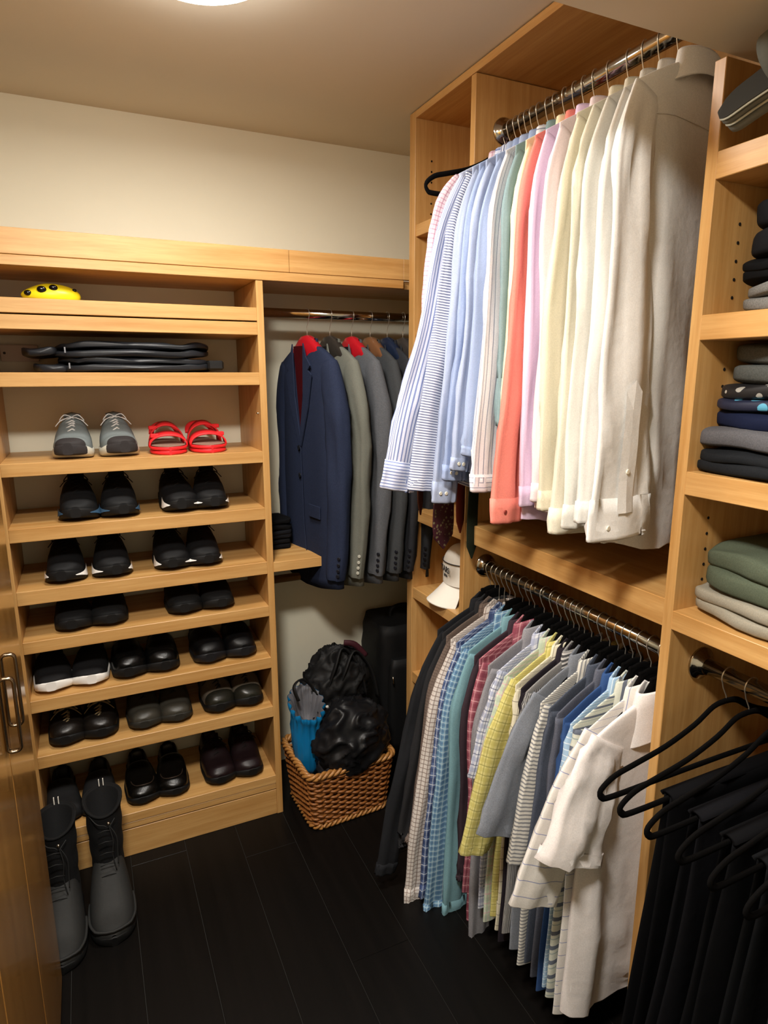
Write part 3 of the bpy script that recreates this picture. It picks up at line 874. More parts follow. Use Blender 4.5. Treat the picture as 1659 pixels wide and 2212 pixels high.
# ------------------------------------------------------------------ blazers
def blazer(label, hook_x, rz, mat, lining, seed, hcol, hlabel, cuffb='#16181F', shift=0.0, L=.94, sll=.90, fat=1.0):
    rnd = random.Random(seed)
    t = thing('blazer', label, 'blazer', (hook_x, 2.2, 1.807), pi / 2 + rz, 'blazers on the suit rod')
    N = 48; rings = []
    zt, ztip = -.105, -.165
    ph = rnd.uniform(0, 6)
    def pt(z, th):
        if z > ztip: s = (zt - z) / (zt - ztip); w_ = .06 + .135 * s ** .7
        else:
            s = (ztip - z) / (L + ztip); w_ = .195 - .012 * sin(min(1, s * 2) * pi) + .012 * s
        d = zt - z
        th_ = (.016 + .016 * sm01(d / .12)) * fat
        x_ = w_ * sgp(cos(th), .8); y_ = th_ * sgp(sin(th), .6)
        y_ += .004 * sm01(d / .5) * sin(x_ * 26 + ph + z * 2)
        nh = sm01((d - (L - .3)) / .2)
        z_ = z + nh * (.03 * sm01((sin(th)) * 1.0) * (1 - abs(cos(th))) * -1 + .0)
        return Vector((x_, y_, z_))
    zs = [zt + (ztip - zt) * k / 6 for k in range(6)] + [ztip + (-L - ztip) * k / 24 for k in range(25)]
    rings = [[pt(z, 2 * pi * k / N) for k in range(N)] for z in zs]
    last = rings[-1]; c = sum(last, Vector()) / N
    rings.append([c + (p - c) * .96 + Vector((0, 0, -.001)) for p in last])
    rings.append([Vector((p.x * .95, p.y * .6, p.z + .1)) for p in last])
    q = MB(); q.loft(rings, cap0=True); q.build('body', mat, t)
    for sgn in (-1, 1):
        keys = [(sgn * .150, 0, -.185), (sgn * .188, -.004, -.33), (sgn * .198, -.004, -.5), (sgn * .196, .002, -.7), (sgn * .186, .012, -sll)]
        rg, spt = sleeve_surface(keys, [.048, .06, .056, .05, .044], [.026 * fat, .036 * fat, .035 * fat, .032 * fat, .029 * fat], .003, rnd, n=24, N=24)
        # sleeve head: close the top roundly
        top = rg[0]; c = sum(top, Vector()) / len(top)
        rg = [[c + (p - c) * .35 + Vector((0, 0, .028)) for p in top], [c + (p - c) * .8 + Vector((0, 0, .017)) for p in top]] + rg
        q = MB(); q.loft(lipped(rg, .04, .85), cap0=True)
        so = q.build('sleeve', mat, t)
        if sgn < 0:
            for k in range(4):
                p = spt(23.0 - k * .62, radians(150)) + Vector((-.003, .003, 0))
                button(so, p, cuffb, .0062, (-.6, .8, 0))
    # lapels and lining on the front (local +y), V opening
    def fy(x_, z_): return .0335 * fat + .002 + .004 * sm01((zt - z_) / .5) * sin(x_ * 26 + ph + z_ * 2)
    q = MB()
    V = [(-.040, -.108), (.040, -.108), (.0, -.42)]
    n0 = len(q.v)
    q.v += [(a, fy(a, b) - .001, b) for a, b in V]; q.face((n0, n0 + 1, n0 + 2))
    q.build('lining', lining, t)
    for sgn in (-1, 1):
        P = [(.040, -.100), (.058, -.145), (.088, -.175), (.070, -.190), (.094, -.205), (.06, -.32), (.004, -.455), (-.004, -.44), (.03, -.28)]
        q = MB(); n = len(P)
        for off in (.0005, .005):
            q.v += [(sgn * a, fy(a * sgn, b) + off, b) for a, b in P]
        q.face(range(n), sm=False); q.face([n + k for k in range(n)], sm=False)
        for k in range(n): q.face((k, (k + 1) % n, n + (k + 1) % n, n + k), sm=False)
        q.build('lapel', mat, t)
    q = MB()
    pts = [(0, fy(0, -.46) + .002, -.455), (-.004, fy(0, -.6) + .002, -.6), (-.008, fy(0, -.75) + .002, -.75), (-.03, fy(-.03, -.9) + .002, -L + .02)]
    q.tube(catmull(pts, 14), .0018, 5); q.build('front_edge', mat, t)
    for z in (-.46, -.56): button(t, (.012, fy(0, z) + .004, z), cuffb, .009, (0, 1, 0))
    # pocket flap
    q = MB(); q.box((-.13, fy(-.1, -.66) - .001, -.70), (-.05, fy(-.1, -.66) + .004, -.655), bev=.001); q.build('pocket_flap', mat, t)
    # collar at the back of the neck
    q = MB(); cols = []
    for k in range(17):
        a = radians(200 + 140 * k / 16) if False else radians(-180 + 180 * k / 16)
        cols.append([Vector((cos(a) * .050, sin(a) * .020, -.100)), Vector((cos(a) * .052, sin(a) * .022, -.082)), Vector((cos(a) * .058, sin(a) * .028, -.084)), Vector((cos(a) * .068, sin(a) * .035, -.125))])
    q.loft(cols, closed=False); q.build('collar', mat, t)
    hanger_wood(hcol, hlabel, hook_x, 2.2, pi / 2 + rz, 1.807)
    return t
red_l = cloth('#3C0C10', rough=.5); blk_l = cloth('#141416', rough=.4)
blazer('navy blue blazer with dark buttons, front facing left, leftmost on the suit rod', .728, .17, cloth('#252C40', fuzz=.12), red_l, 1, '#A81520', 'glossy red hanger in the navy blazer')
blazer('light olive grey blazer with pale cuff buttons behind the navy one', .812, .12, cloth('#66675F', fuzz=.06), blk_l, 2, '#2C2824', 'dark brown hanger in the olive grey blazer', '#A9A89C', fat=.8)
blazer('mid grey woven blazer behind the olive grey one', .895, .10, cloth('#54565A', fuzz=.12), blk_l, 3, '#A81520', 'glossy red hanger in the mid grey blazer', fat=.85)
blazer('charcoal grey blazer, fourth on the suit rod', .968, .06, cloth('#3C3E40', fuzz=.08), blk_l, 4, '#6E4A30', 'varnished brown wooden hanger in the charcoal blazer', fat=.8)
blazer('dark slate blazer fifth on the suit rod, partly behind the striped cuff', 1.036, .0, cloth('#2F3034', fuzz=.08), blk_l, 5, '#1B2438', 'dark navy hanger in the fifth blazer', fat=.7)
blazer('nearly hidden dark grey blazer at the right end of the suit rod', 1.10, .0, cloth('#303236', fuzz=.08), blk_l, 6, '#3A3532', 'dark hanger in the rightmost blazer', fat=.7)

# ------------------------------------------------------------------ trousers on the near right rod
ROD_T = (1.137, 1.003)
def trousers(label, y, mat, seed, shear, L, hx=0.0, W=.13, name='trousers', dz=-.183):
    rnd = random.Random(seed)
    t = thing(name, label, 'trousers', (ROD_T[0] + hx, y, ROD_T[1]), 0, 'dark trousers on the near right rod')
    for sgn in (-1, 1):
        rings = []
        p1, p2 = rnd.uniform(0, 6), rnd.uniform(0, 6)
        LL = L - (.03 if sgn > 0 else 0)
        N = 40
        for k in range(28):
            s = k / 27; z = dz + .004 - (LL + dz) * s if False else (dz + .006) + ((-LL) - (dz + .006)) * s
            w_ = W * (1 - .12 * s)
            th = .007 + .004 * sm01(s * 5)
            ring = []
            for i in range(N):
                a = 2 * pi * i / N
                x_ = w_ * sgp(cos(a), .7) + shear * s ** 1.2
                y_ = sgn * .0085 + th * sgp(sin(a), .8) + .0045 * sm01(s * 3) * sin(x_ * 34 + p1 + s * 3) + .002 * sin(x_ * 80 + p2)
                ring.append((x_, y_, z))
            rings.append(ring)
        q = MB(); q.loft(rings, cap0=True, cap1=True); q.build('leg', mat, t)
    q = MB(); rings = []
    for k in range(9):
        a = pi * k / 8
        yy, zz = cos(a) * .0165, dz + .004 + sin(a) * .009
        rings.append([(-W, yy, zz), (-W * .3, yy, zz + .001), (W * .3, yy, zz), (W, yy, zz), (W, yy * .6, zz - .004), (-W, yy * .6, zz - .004)])
    q.loft(rings); q.build('fold_over_bar', mat, t)
    return t
HT = 'hangers on the near right rod'
hang('trouser', 'empty black velvet hanger nearest the oak divider on the near right rod', ROD_T[0], .792, ROD_T[1], 0, HT)
TR = [(.742, '#08080A', 'black trousers furthest from the camera on the near right rod', -.10),
      (.680, '#0E0E11', 'black trousers second from the oak divider, on the near right rod', -.12),
      (.615, '#0A0A0C', 'black trousers third from the oak divider, on the near right rod', -.12),
      (.555, '#0F1012', 'soft black trousers fourth from the oak divider on the near right rod', -.10),
      (.495, '#242429', 'charcoal grey trousers at the bottom right corner', -.09),
      (.435, '#0C0E16', 'dark navy trousers at the right edge of the picture', -.08),
      (.375, '#1A2034', 'navy trousers closest to the camera at the right edge', -.06)]
for i, (y, c, lb, shx) in enumerate(TR):
    trousers(lb, y, cloth(c, fuzz=.06), 500 + i, shx, .86 + .02 * (i % 2), W=.205)
    if True:
        hang('trouser', 'black velvet hanger holding the ' + lb.split(' on the')[0].split(' at the')[0], ROD_T[0], y, ROD_T[1], 0, HT)

# ------------------------------------------------------------------ shoes
def ringtop(hw, h, z0, op, N=20, inner=.75, e=.75):
    """half ring over the foot from left bottom to right bottom; op>0 opens it: depth of the hole"""
    pts = []
    for k in range(N + 1):
        a = pi - pi * k / N
        x_ = hw * sgp(cos(a), e); z_ = z0 + h * sgp(sin(a), .7)
        if op > 0:
            f = abs(x_) / hw
            if f < inner:
                z_ = z_ - op * sm01((inner - f) / .22)
        pts.append((x_, z_))
    return pts


def make_shoe(kind, mats, par, side):
    """toe points to local -y, heel at +y. origin: middle of the sole on the floor"""
    Ls = {'sneaker': .285, 'trainer': .285, 'loafer': .28, 'clog': .275, 'slipon': .28, 'hiker': .28, 'derby': .285}[kind]
    sole_h = {'sneaker': .028, 'trainer': .026, 'loafer': .02, 'clog': .028, 'slipon': .027, 'hiker': .026, 'derby': .022}[kind]
    n = 30
    def wid(s):   # s 0 heel .. 1 toe
        w_ = .033 + .016 * sm01((s - .15) / .5)
        if s < .10: w_ *= math.sqrt(max(0, 1 - ((.10 - s) / .10) ** 2)) * .55 + .45 * (s / .1) ** .3 if s > 0 else .3
        if s > .78: w_ *= math.sqrt(max(0.0, 1 - ((s - .78) / .222) ** 2.3)) * .9 + .1
        return max(w_, .006)
    def asym(s): return side * (-.007) * sm01((s - .35) / .5) * (1 - sm01((s - .9) / .1))
    hts = {'sneaker': [(0, .060), (.08, .082), (.3, .066), (.42, .082), (.55, .067), (.72, .046), (.9, .032), (1, .010)],
           'trainer': [(0, .058), (.08, .080), (.3, .064), (.42, .084), (.55, .070), (.72, .048), (.9, .034), (1, .010)],
           'loafer': [(0, .045), (.08, .058), (.3, .045), (.45, .062), (.6, .052), (.75, .043), (.9, .036), (1, .012)],
           'clog': [(0, .042), (.08, .056), (.3, .044), (.45, .060), (.6, .056), (.75, .050), (.9, .043), (1, .014)],
           'slipon': [(0, .045), (.08, .058), (.3, .044), (.45, .060), (.6, .050), (.75, .036), (.9, .026), (1, .008)],
           'hiker': [(0, .062), (.08, .085), (.3, .070), (.42, .084), (.58, .066), (.75, .050), (.9, .042), (1, .014)],
           'derby': [(0, .055), (.08, .068), (.3, .055), (.42, .074), (.58, .062), (.75, .044), (.9, .036), (1, .012)]}[kind]
    def hgt(s):
        for (a, b), (c, d) in zip(hts, hts[1:]):
            if s <= c: return b + (d - b) * sm01((s - a) / (c - a))
        return hts[-1][1]
    q = MB(); rings = []
    ang = 2 * pi
    # sole: full ring loft
    M = 20
    for k in range(n + 1):
        s = k / n; y_ = Ls / 2 - s * Ls
        w_ = wid(s) * 1.06 + .001
        spring = .014 * sm01((s - .8) / .2) + .004 * (1 - sm01(s / .12))
        h_ = sole_h * (1.15 if s < .35 else 1.0)
        rings.append([(w_ * sgp(cos(a), .55) + asym(s), y_, spring + h_ / 2 + h_ / 2 * sgp(sin(a), .35)) for a in [ang * i / M for i in range(M)]])
    stoe = mats.get('sole_toe')
    q.loft(rings, cap0=True, cap1=True, mfun=(lambda k, i: 1 if stoe and k / n > .9 else 0))
    q.build('sole', [mats['sole'], stoe or mats['sole']], par)
    # upper
    q = MB(); rings = []
    for k in range(n + 1):
        s = k / n; y_ = Ls / 2 - .004 - s * (Ls - .008)
        w_ = wid(s)
        spring = .014 * sm01((s - .8) / .2)
        op = 0
        if .04 < s < .42: op = min(.05, hgt(s) * .8) * sm01((s - .04) / .06) * (1 - sm01((s - .36) / .06))
        top = ringtop(w_, hgt(s), sole_h * .8 + spring, op)
        if s < .4:  # collar leans in
            top = [(x_ * (1 - .22 * sm01((z_ - sole_h) / .09)), z_) for x_, z_ in top]
        rings.append([(x_ + asym(s), y_, z_) for x_, z_ in top])
    tc = mats.get('toe')
    def mf(k, i):
        s = k / n
        if tc is not None and s > mats.get('toe_at', .80): return 1
        return 0
    q.loft(rings, closed=False, mfun=mf, cap0=True, cap1=True)
    u = q.build('upper', [mats['upper'], tc or mats['upper']], par)
    def top_at(s, x=0): return (asym(s) + x, Ls / 2 - s * Ls, sole_h * .8 + hgt(s))
    # laces
    if mats.get('lace') is not None:
        q = MB()
        for k in range(5):
            s = mats.get('lace_at', .44) + .055 * k
            c = top_at(s); wz = .018 - .001 * k
            q.tube([(c[0] - wz, c[1] - .003, c[2] - .006), (c[0], c[1], c[2] + .003), (c[0] + wz, c[1] + .004, c[2] - .006)], .0022, 5)
            if k: q.tube([(c[0] - wz, c[1] - .003, c[2] - .006), (c[0] + .2 * wz, c[1] + .008, c[2] + .003), (c[0] + wz, c[1] + .016, c[2] - .004)], .0020, 5)
        c = top_at(mats.get('lace_at', .44) - .01)
        for sg in (-1, 1):
            q.tube(catmull([(c[0], c[1], c[2] + .003), (c[0] + sg * .018, c[1] - .012, c[2] + .010), (c[0] + sg * .032, c[1] - .006, c[2] - .008), (c[0] + sg * .010, c[1] - .004, c[2] + .002)], 12), .0016, 5)
            q.tube(catmull([(c[0], c[1], c[2] + .003), (c[0] + sg * .025, c[1] - .018, c[2] - .004), (c[0] + sg * .042, c[1] - .022, c[2] - .022)], 8), .0014, 5)
        q.build('laces', mats['lace'], par)
        # tongue
        q = MB()
        c = top_at(.40)
        q.loft([[(c[0] - .022, c[1] - .012 + dy_, c[2] - .016 + z_), (c[0], c[1] - .014 + dy_, c[2] - .010 + z_), (c[0] + .022, c[1] - .012 + dy_, c[2] - .016 + z_), (c[0] + .02, c[1] - .006 + dy_, c[2] - .018 + z_), (c[0], c[1] - .006 + dy_, c[2] - .014 + z_), (c[0] - .02, c[1] - .006 + dy_, c[2] - .018 + z_)] for z_, dy_ in ((0, 0), (.012, .006), (.026, .016), (.028, .02))], cap1=True)
        q.build('tongue', mats['upper'], par)
    # accent patches on the flanks of the toe
    if mats.get('accent') is not None:
        for sg in (-1, 1):
            q = MB(); a_, b_ = [], []
            for k in range(7):
                s = .965 - .034 * k
                w_ = wid(s) * 1.075 + .003
                hh = .002 + .030 * (k / 6) ** 1.1
                z0 = sole_h * .42 + .014 * sm01((s - .8) / .2)
                a_.append((sg * w_ + asym(s), Ls / 2 - s * Ls, z0)); b_.append((sg * (w_ - .003) + asym(s), Ls / 2 - s * Ls - .001, z0 + hh))
            q.loft([a_, b_], closed=False, sm=False); q.build('accent', mats['accent'], par)
    if kind == 'loafer' and mats.get('strap') is not None:
        q = MB(); pts = []
        for k in range(0):
            a = radians(8 + 164 * k / 10); s = .60
            pts.append((cos(a) * (wid(s) + .001) + asym(s), Ls / 2 - s * Ls + .008 * sin(a), sole_h * .8 + sgp(sin(a), .7) * (hgt(s) + .002)))
        
        q = MB(); pts = []
        for k in range(21):
            a = -pi * .5 + pi * k / 20
            s = .72 + .17 * cos(a); x_ = .034 * sin(a)
            f = min(.99, abs(x_) / wid(s)); zt_ = hgt(s) * (1 - f ** 2.6) ** .35
            pts.append((x_ + asym(s), Ls / 2 - s * Ls, sole_h * .8 + zt_ + .0015 + .014 * sm01((s - .8) / .2)))
        q.tube(pts, .0016, 5); q.build('apron_seam', mats['strap'], par)


SOLE_B = plain('black_sole', '#0A0909', .65)
def up(c, r=.7, **k): return plain('shoe_' + c.strip('#') + str(int(r * 100)), c, r, noise_amt=.15, nscale=220, bump=.15, **k)
SM = {
 'grey_run': dict(upper=up('#6E7676'), sole=plain('sole_cream', '#BDBAAC', .6), sole_toe=up('#2B2727', .8), toe=up('#2B2727'), toe_at=.90, lace=plain('lace_white', '#D8D6D2', .7)),
 'navy_run': dict(upper=up('#0A0B0D'), sole=SOLE_B, lace=plain('lace_black', '#0B0B0B', .8), accent=plain('accent_blue', '#33506A', .5)),
 'white_swoop': dict(upper=up('#08080A'), sole=SOLE_B, lace=plain('lace_black2', '#0B0B0B', .8), accent=plain('accent_white', '#E8E6E2', .5)),
 'slipper': dict(upper=up('#060607', .85), sole=SOLE_B),
 'white_sole': dict(upper=up('#0C0B0D', .8), sole=plain('sole_white', '#E6E2DC', .5)),
 'gloss_black': dict(upper=up('#070707', .3), sole=SOLE_B),
 'ridged': dict(upper=up('#09090B', .45), sole=plain('ridged_sole', '#17171A', .5)),
 'tan_lace': dict(upper=up('#191512', .35), sole=SOLE_B, lace=plain('lace_tan', '#9C8864', .8), lace_at=.64),
 'olive_leather': dict(upper=up('#3A3730', .4), sole=plain('sole_dark_olive', '#26241F', .6), lace=plain('lace_dark', '#15130F', .8)),
 'taupe_toe': dict(upper=up('#5C5347', .7), sole=SOLE_B, toe_at=.83, lace_at=.56, toe=up('#24231D', .3), lace=plain('lace_black3', '#0B0B0B', .8)),
 'dress': dict(upper=up('#0A0806', .3), sole=SOLE_B, strap=plain('seam_brown', '#3A2D24', .5)),
 'brown_derby': dict(upper=up('#1D1214', .4), sole=SOLE_B, lace=plain('lace_brown', '#120C0C', .8)),
 'grey_chelsea': dict(upper=up('#2A2A2B', .45), sole=SOLE_B),
}
SHOE = {}
def shoe(kind, mk, label, loc, rz, side, group):
    key = (kind, mk, side)
    if key not in SHOE:
        t = thing('shoe', '', 'shoe')
        make_shoe(kind, SM[mk], t, side); SHOE[key] = t
    else:
        t = copy_tree(SHOE[key])
    t.location = loc; t.rotation_euler = (0, 0, rz); t.scale = (1.1, 1, 1.08)
    tag(t, label, 'shoe', group)
    return t


def pair(kind, mk, desc, xc, shelf_top, gap=.104, yt=2.086, splay=0.0, toe=.142):
    for side, nm, sx in ((-1, 'left', -1), (1, 'right', 1)):
        shoe(kind, mk, f'{nm} one of two {desc}', (xc + sx * gap * 1.09 / 2, yt + toe, shelf_top + .0005), splay * sx, side, 'shoes in the shoe cabinet')


# (kind, material, description, pixel centre x converted beforehand to world x, shelf)
pair('sneaker', 'grey_run', 'grey running shoes with white laces on the top shoe shelf', .026, 1.3563, gap=.118, splay=.10, yt=2.09)
pair('trainer', 'navy_run', 'black running shoes with blue sole edges', .018, 1.1675, gap=.113, splay=.04)
pair('sneaker', 'white_swoop', 'black sneakers with white toe flashes at right, second shoe shelf', .310, 1.1675, gap=.104, splay=-.03)
pair('sneaker', 'white_swoop', 'black sneakers with white toe flashes at left, third shoe shelf', -.028, .9774, gap=.125, splay=.07, yt=2.084)
pair('trainer', 'white_swoop', 'black and white laced sneakers at right, third shoe shelf', .275, .9774, gap=.105)
pair('slipon', 'slipper', 'plain black slippers at left, fourth shoe shelf', -.035, .8187, gap=.105)
pair('slipon', 'slipper', 'plain black slippers at right, fourth shoe shelf', .306, .8187, gap=.112)
pair('slipon', 'white_sole', 'black slip-on shoes with white soles on the fifth shoe shelf', -.110, .6273, gap=.113, splay=-.03)
pair('clog', 'gloss_black', 'shiny round-toed black shoes, middle of fifth shelf', .115, .6273, gap=.105)
pair('clog', 'ridged', 'black leather clogs, right of fifth shelf', .377, .6273, gap=.110)
pair('hiker', 'tan_lace', 'black shoes with bunched tan laces, sixth shelf', -.092, .4379, gap=.100)
pair('derby', 'olive_leather', 'worn olive grey leather shoes, middle of sixth shelf', .147, .4379, gap=.102)
pair('hiker', 'taupe_toe', 'taupe shoes with shiny dark toe caps, sixth shelf', .397, .4379, gap=.104)
pair('loafer', 'grey_chelsea', 'dark grey shoes behind the snow boots on the bottom shelf', -.125, .1606, gap=.11)
pair('loafer', 'dress', 'shiny black dress shoes, middle of bottom shelf', .120, .1606, gap=.102)
pair('derby', 'brown_derby', 'dark brown lace-up shoes, right of bottom shelf', .385, .1606, gap=.104)

# red sandals
RED = plain('red_foam', '#E0262B', .5)
RIN = plain('grey_footbed', '#8B6F60', .8)
def sandal(label, loc, rz, side):
    t = thing('sandal', label, 'sandal', loc, rz, 'shoes in the shoe cabinet')
    L = .27
    def wid(s): return (.036 + .014 * sm01((s - .2) / .5)) * (math.sqrt(max(0, 1 - ((s - .75) / .2501) ** 2)) if s > .75 else 1) * (math.sqrt(max(0, 1 - ((.12 - s) / .1201) ** 2)) if s < .12 else 1) + .002
    for nm, z0, z1, f, mt in (('sole', 0, .012, 1.0, RED), ('midsole', .0125, .024, 1.03, RED), ('footbed', .0235, .027, .94, RIN)):
        q = MB(); rg = []
        for k in range(25):
            s = k / 24; w_ = wid(s) * f
            rg.append([(w_ * sgp(cos(a), .4), L / 2 - s * L, (z0 + z1) / 2 + (z1 - z0) / 2 * sgp(sin(a), .4)) for a in [2 * pi * i / 12 for i in range(12)]])
        q.loft(rg, cap0=True, cap1=True); q.build(nm, mt, t)
    for s0, s1, h in ((.80, .66, .036), (.55, .42, .062)):
        q = MB(); rg = []
        for k in range(17):
            a = pi * k / 16
            ring = []
            for (s, off) in ((s0, 0), (s1, 0), (s1, -.004), (s0, -.004)):
                w_ = wid(s) + .003 + off; hh = h + (.010 if s == s1 else 0) + off
                ring.append((cos(a) * w_, L / 2 - s * L, .02 + sgp(sin(a), .8) * hh))
            rg.append(ring)
        q.loft(rg, cap0=True, cap1=True); st_ = q.build('strap', RED, t)
        b = MB(); b.box((side * .036 - .012, L / 2 - s0 * L + .006, .02 + h * .75), (side * .036 + .012, L / 2 - s0 * L + .024, .02 + h * .75 + .012), bev=.002)
        b.build('buckle', RED, st_)
    q = MB(); pts = [(cos(a) * .038, .055 + .055 * sin(a), .05 + .03 * sin(a)) for a in [pi * k / 12 for k in range(13)]]
    q.tube(pts, .004, 6, flat=2.2); q.build('heel_strap', RED, t)
    return t
for sd, nm in ((-1, 'left'), (1, 'right')):
    sandal(f'{nm} of the two bright red strap sandals on the top shoe shelf', (.300 + sd * .0605, 2.225, 1.3568), sd * .03, sd).scale = (1.1, 1, 1.05)

# snow boots
BG = plain('boot_rubber_grey', '#262625', .7, noise_amt=.12, nscale=120, bump=.2)
BK = plain('boot_fabric_black', '#070708', .85, noise_amt=.2, nscale=200, bump=.3)
def boot(label, loc, rz):
    t = thing('snow_boot', label, 'boot', loc, rz, 'snow boots on the floor')
    L = .30
    def wid(s): return (.040 + .018 * sm01((s - .1) / .6)) * (math.sqrt(max(0, 1 - ((s - .74) / .2605) ** 2.4)) if s > .74 else 1) * (math.sqrt(max(0, 1 - ((.13 - s) / .1305) ** 2)) if s < .13 else 1) + .003
    q = MB(); rg = []
    for k in range(29):
        s = k / 28; w_ = wid(s) * 1.05
        rg.append([(w_ * sgp(cos(a), .5), .09 - s * L, .014 + .006 * (k % 2) * (1 if sin(a) < 0 else 0) * .4 + .014 * sgp(sin(a), .4)) for a in [2 * pi * i / 16 for i in range(16)]])
    q.loft(rg, cap0=True, cap1=True); q.build('sole', BLACKM, t)
    q = MB(); rg = []
    for k in range(29):
        s = k / 28
        h = .095 * (1 - sm01((s - .38) / .5)) + .055 * (1 - sm01((s - .82) / .2)) + .01
        rg.append([(wid(s) * sgp(cos(a), .75), .088 - s * (L - .004), .024 + h * sgp(sin(a), .7)) for a in [pi * i / 18 for i in range(19)]])
    q.loft(rg, closed=False); q.build('rubber_shell', BG, t)
    # toe bumper ridge
    q = MB(); pts = [(wid(s) * 1.03 * sg_, .09 - s * L, .048) for s, sg_ in [(.55 + .05 * k, -1) for k in range(9)] + [(.99, 0)] + [(.95 - .05 * k, 1) for k in range(9)]]
    q.tube(catmull(pts, 40), .004, 6); q.build('toe_bumper', BG, t)
    # shaft
    q = MB(); rg = []
    for k in range(22):
        s = k / 21; z = .07 + s * .27
        cy = -.012 + .020 * s; rx = .043 + .009 * s; ry = .060 + .004 * s
        if s < .3: ry += .02 * (1 - s / .3)
        rg.append([(cos(a) * rx * (1 + .03 * sin(z * 90 + cos(a) * 3)), cy + sin(a) * ry * (1 + .02 * sin(z * 70 + a * 2)), z - .028 * s * s * max(0, -sin(a))) for a in [2 * pi * i / 28 for i in range(28)]])
    top = rg[-1]
    rg.append([(p[0] * .93, p[1] * .93, p[2] + .005) for p in top]); rg.append([(p[0] * .84, p[1] * .85, p[2]) for p in top]); rg.append([(p[0] * .78, p[1] * .8, p[2] - .13) for p in top])
    q.loft(rg, cap1=True); sh = q.build('shaft', BK, t)
    q = MB(); q.tube([(p[0] * 1.0, p[1] * 1.0, p[2] + .002) for p in top], .0045, 6, closed=True); q.build('rim', BK, sh)
    lm = plain('boot_lace', '#222222', .7)
    q = MB()
    f = -.075
    q.tube(catmull([(-.04, f + .04, .315), (-.02, f + .005, .305), (.0, f + .0, .298), (.012, f, .29), (.03, f + .015, .305)], 16), .0014, 5)
    q.tube(catmull([(.012, f - .003, .30), (.02, f - .008, .25), (.016, f - .01, .2), (.022, f - .014, .15)], 12), .0016, 5)
    q.tube(catmull([(.012, f - .003, .30), (.03, f - .008, .26), (.03, f - .01, .21), (.028, f - .014, .17)], 12), .0016, 5)
    for k in range(5):
        z = .28 - .035 * k; q.tube([(-.02, f - .004 - .003 * k, z), (0, f - .009 - .003 * k, z + .008), (.02, f - .004 - .003 * k, z)], .0014, 5)
    q.build('drawcord', lm, t)
    q = MB(); q.ell((.012, f - .005, .305), (.005, .005, .006), 8, 6); q.build('cord_lock', CHROME, t)
    q = MB()
    for dx in (-.006, .006):
        q.box((dx - .0012, .060, .345), (dx + .0012, .064, .368))
    q.build('pull_loop', RIM, t)
    return t
boot('right snow boot with grey rubber foot, fully in view in front of the shoe cabinet', (-.055, 1.925, 0), .0)
boot('left snow boot with grey rubber foot, half hidden by the wardrobe', (-.182, 1.885, 0), -.05)

# ------------------------------------------------------------------ folded things
def slab(q, c, size, rnd, e=.5, wob=.004, N=28, m=0, sag=0.0):
    """rounded cloth slab centred at c, size (x,y,z)"""
    rings = []
    hx, hy, hz = [v / 2 for v in size]
    ph = [rnd.uniform(0, 6.28) for _ in range(4)]
    for k in range(17):
        b = -pi / 2 + pi * k / 16
        cb_, sb_ = sgp(cos(b), .28), sgp(sin(b), .9)
        ring = []
        for i in range(N):
            a = 2 * pi * i / N
            x_ = hx * sgp(cos(a), e); y_ = hy * sb_
            x_ *= (cb_ if cb_ > .0 else 0.0)
            z_ = hz * sgp(sin(a), .42) * cb_ ** .6
            z_ += wob * (sin(x_ * 26 + ph[0]) + sin(y_ * 31 + ph[1])) * .5 + sag * ((y_ / hy) ** 2) * -1
            x_ += wob * sin(y_ * 38 + ph[2] + z_ * 30)
            z_ += wob * 1.6 * noise.noise(Vector((x_ * 22 + ph[3], y_ * 9, ph[0]))) * (1 if z_ > 0 else .4)
            ring.append((c[0] + x_, c[1] + y_, c[2] + z_))
        rings.append(ring)
    q.loft(rings, m=m)


def folded(label, cat, name, x0, y0, z0, size, mat, seed, group, layers=3, rz=0.0, tilt=0.0, e=.5):
    rnd = random.Random(seed)
    t = thing(name, label, cat, (x0, y0, z0), rz, group)
    h = size[2] / layers
    q = MB()
    for k in range(layers):
        slab(q, (rnd.uniform(-.003, .003), rnd.uniform(-.003, .003), h * (k + .5)), (size[0] * rnd.uniform(.96, 1), size[1] * rnd.uniform(.97, 1), h * 1.25), rnd, e=.42, wob=.0045, N=40)
    q.build('fold_layers', mat, t)
    return t
GC = 'folded clothes in the open shelves'
def fold_stack(zb, items, x=1.215, y=.665, sx=.29, sy=.31):
    z = zb
    for i, (lb, nm, h, mt, sd, dx, dy) in enumerate(items):
        folded(lb, 'clothing', nm, x + dx, y + dy, z + .002, (sx, sy, h - .003), mt, sd, GC, layers=1 if h < .04 else 2)
        z += h
floral = spotted('black_dotted_fabric', '#111114', '#9B9A94', 40)
aqua = spotted('navy_aqua_print', '#121A33', '#4F9AB8', 26)
fold_stack(1.7065, [
 ('grey folded sweater at the bottom of the upper stack', 'folded_sweater', .050, cloth('#6E6E6C', fuzz=.15), 1, -.01, .01),
 ('black folded shirt on the grey sweater in the upper stack', 'folded_shirt', .045, cloth('#101113'), 2, .0, .03),
 ('bulky black folded hoodie on top of the upper stack', 'folded_hoodie', .095, cloth('#1B1C1F'), 3, .01, .02)])
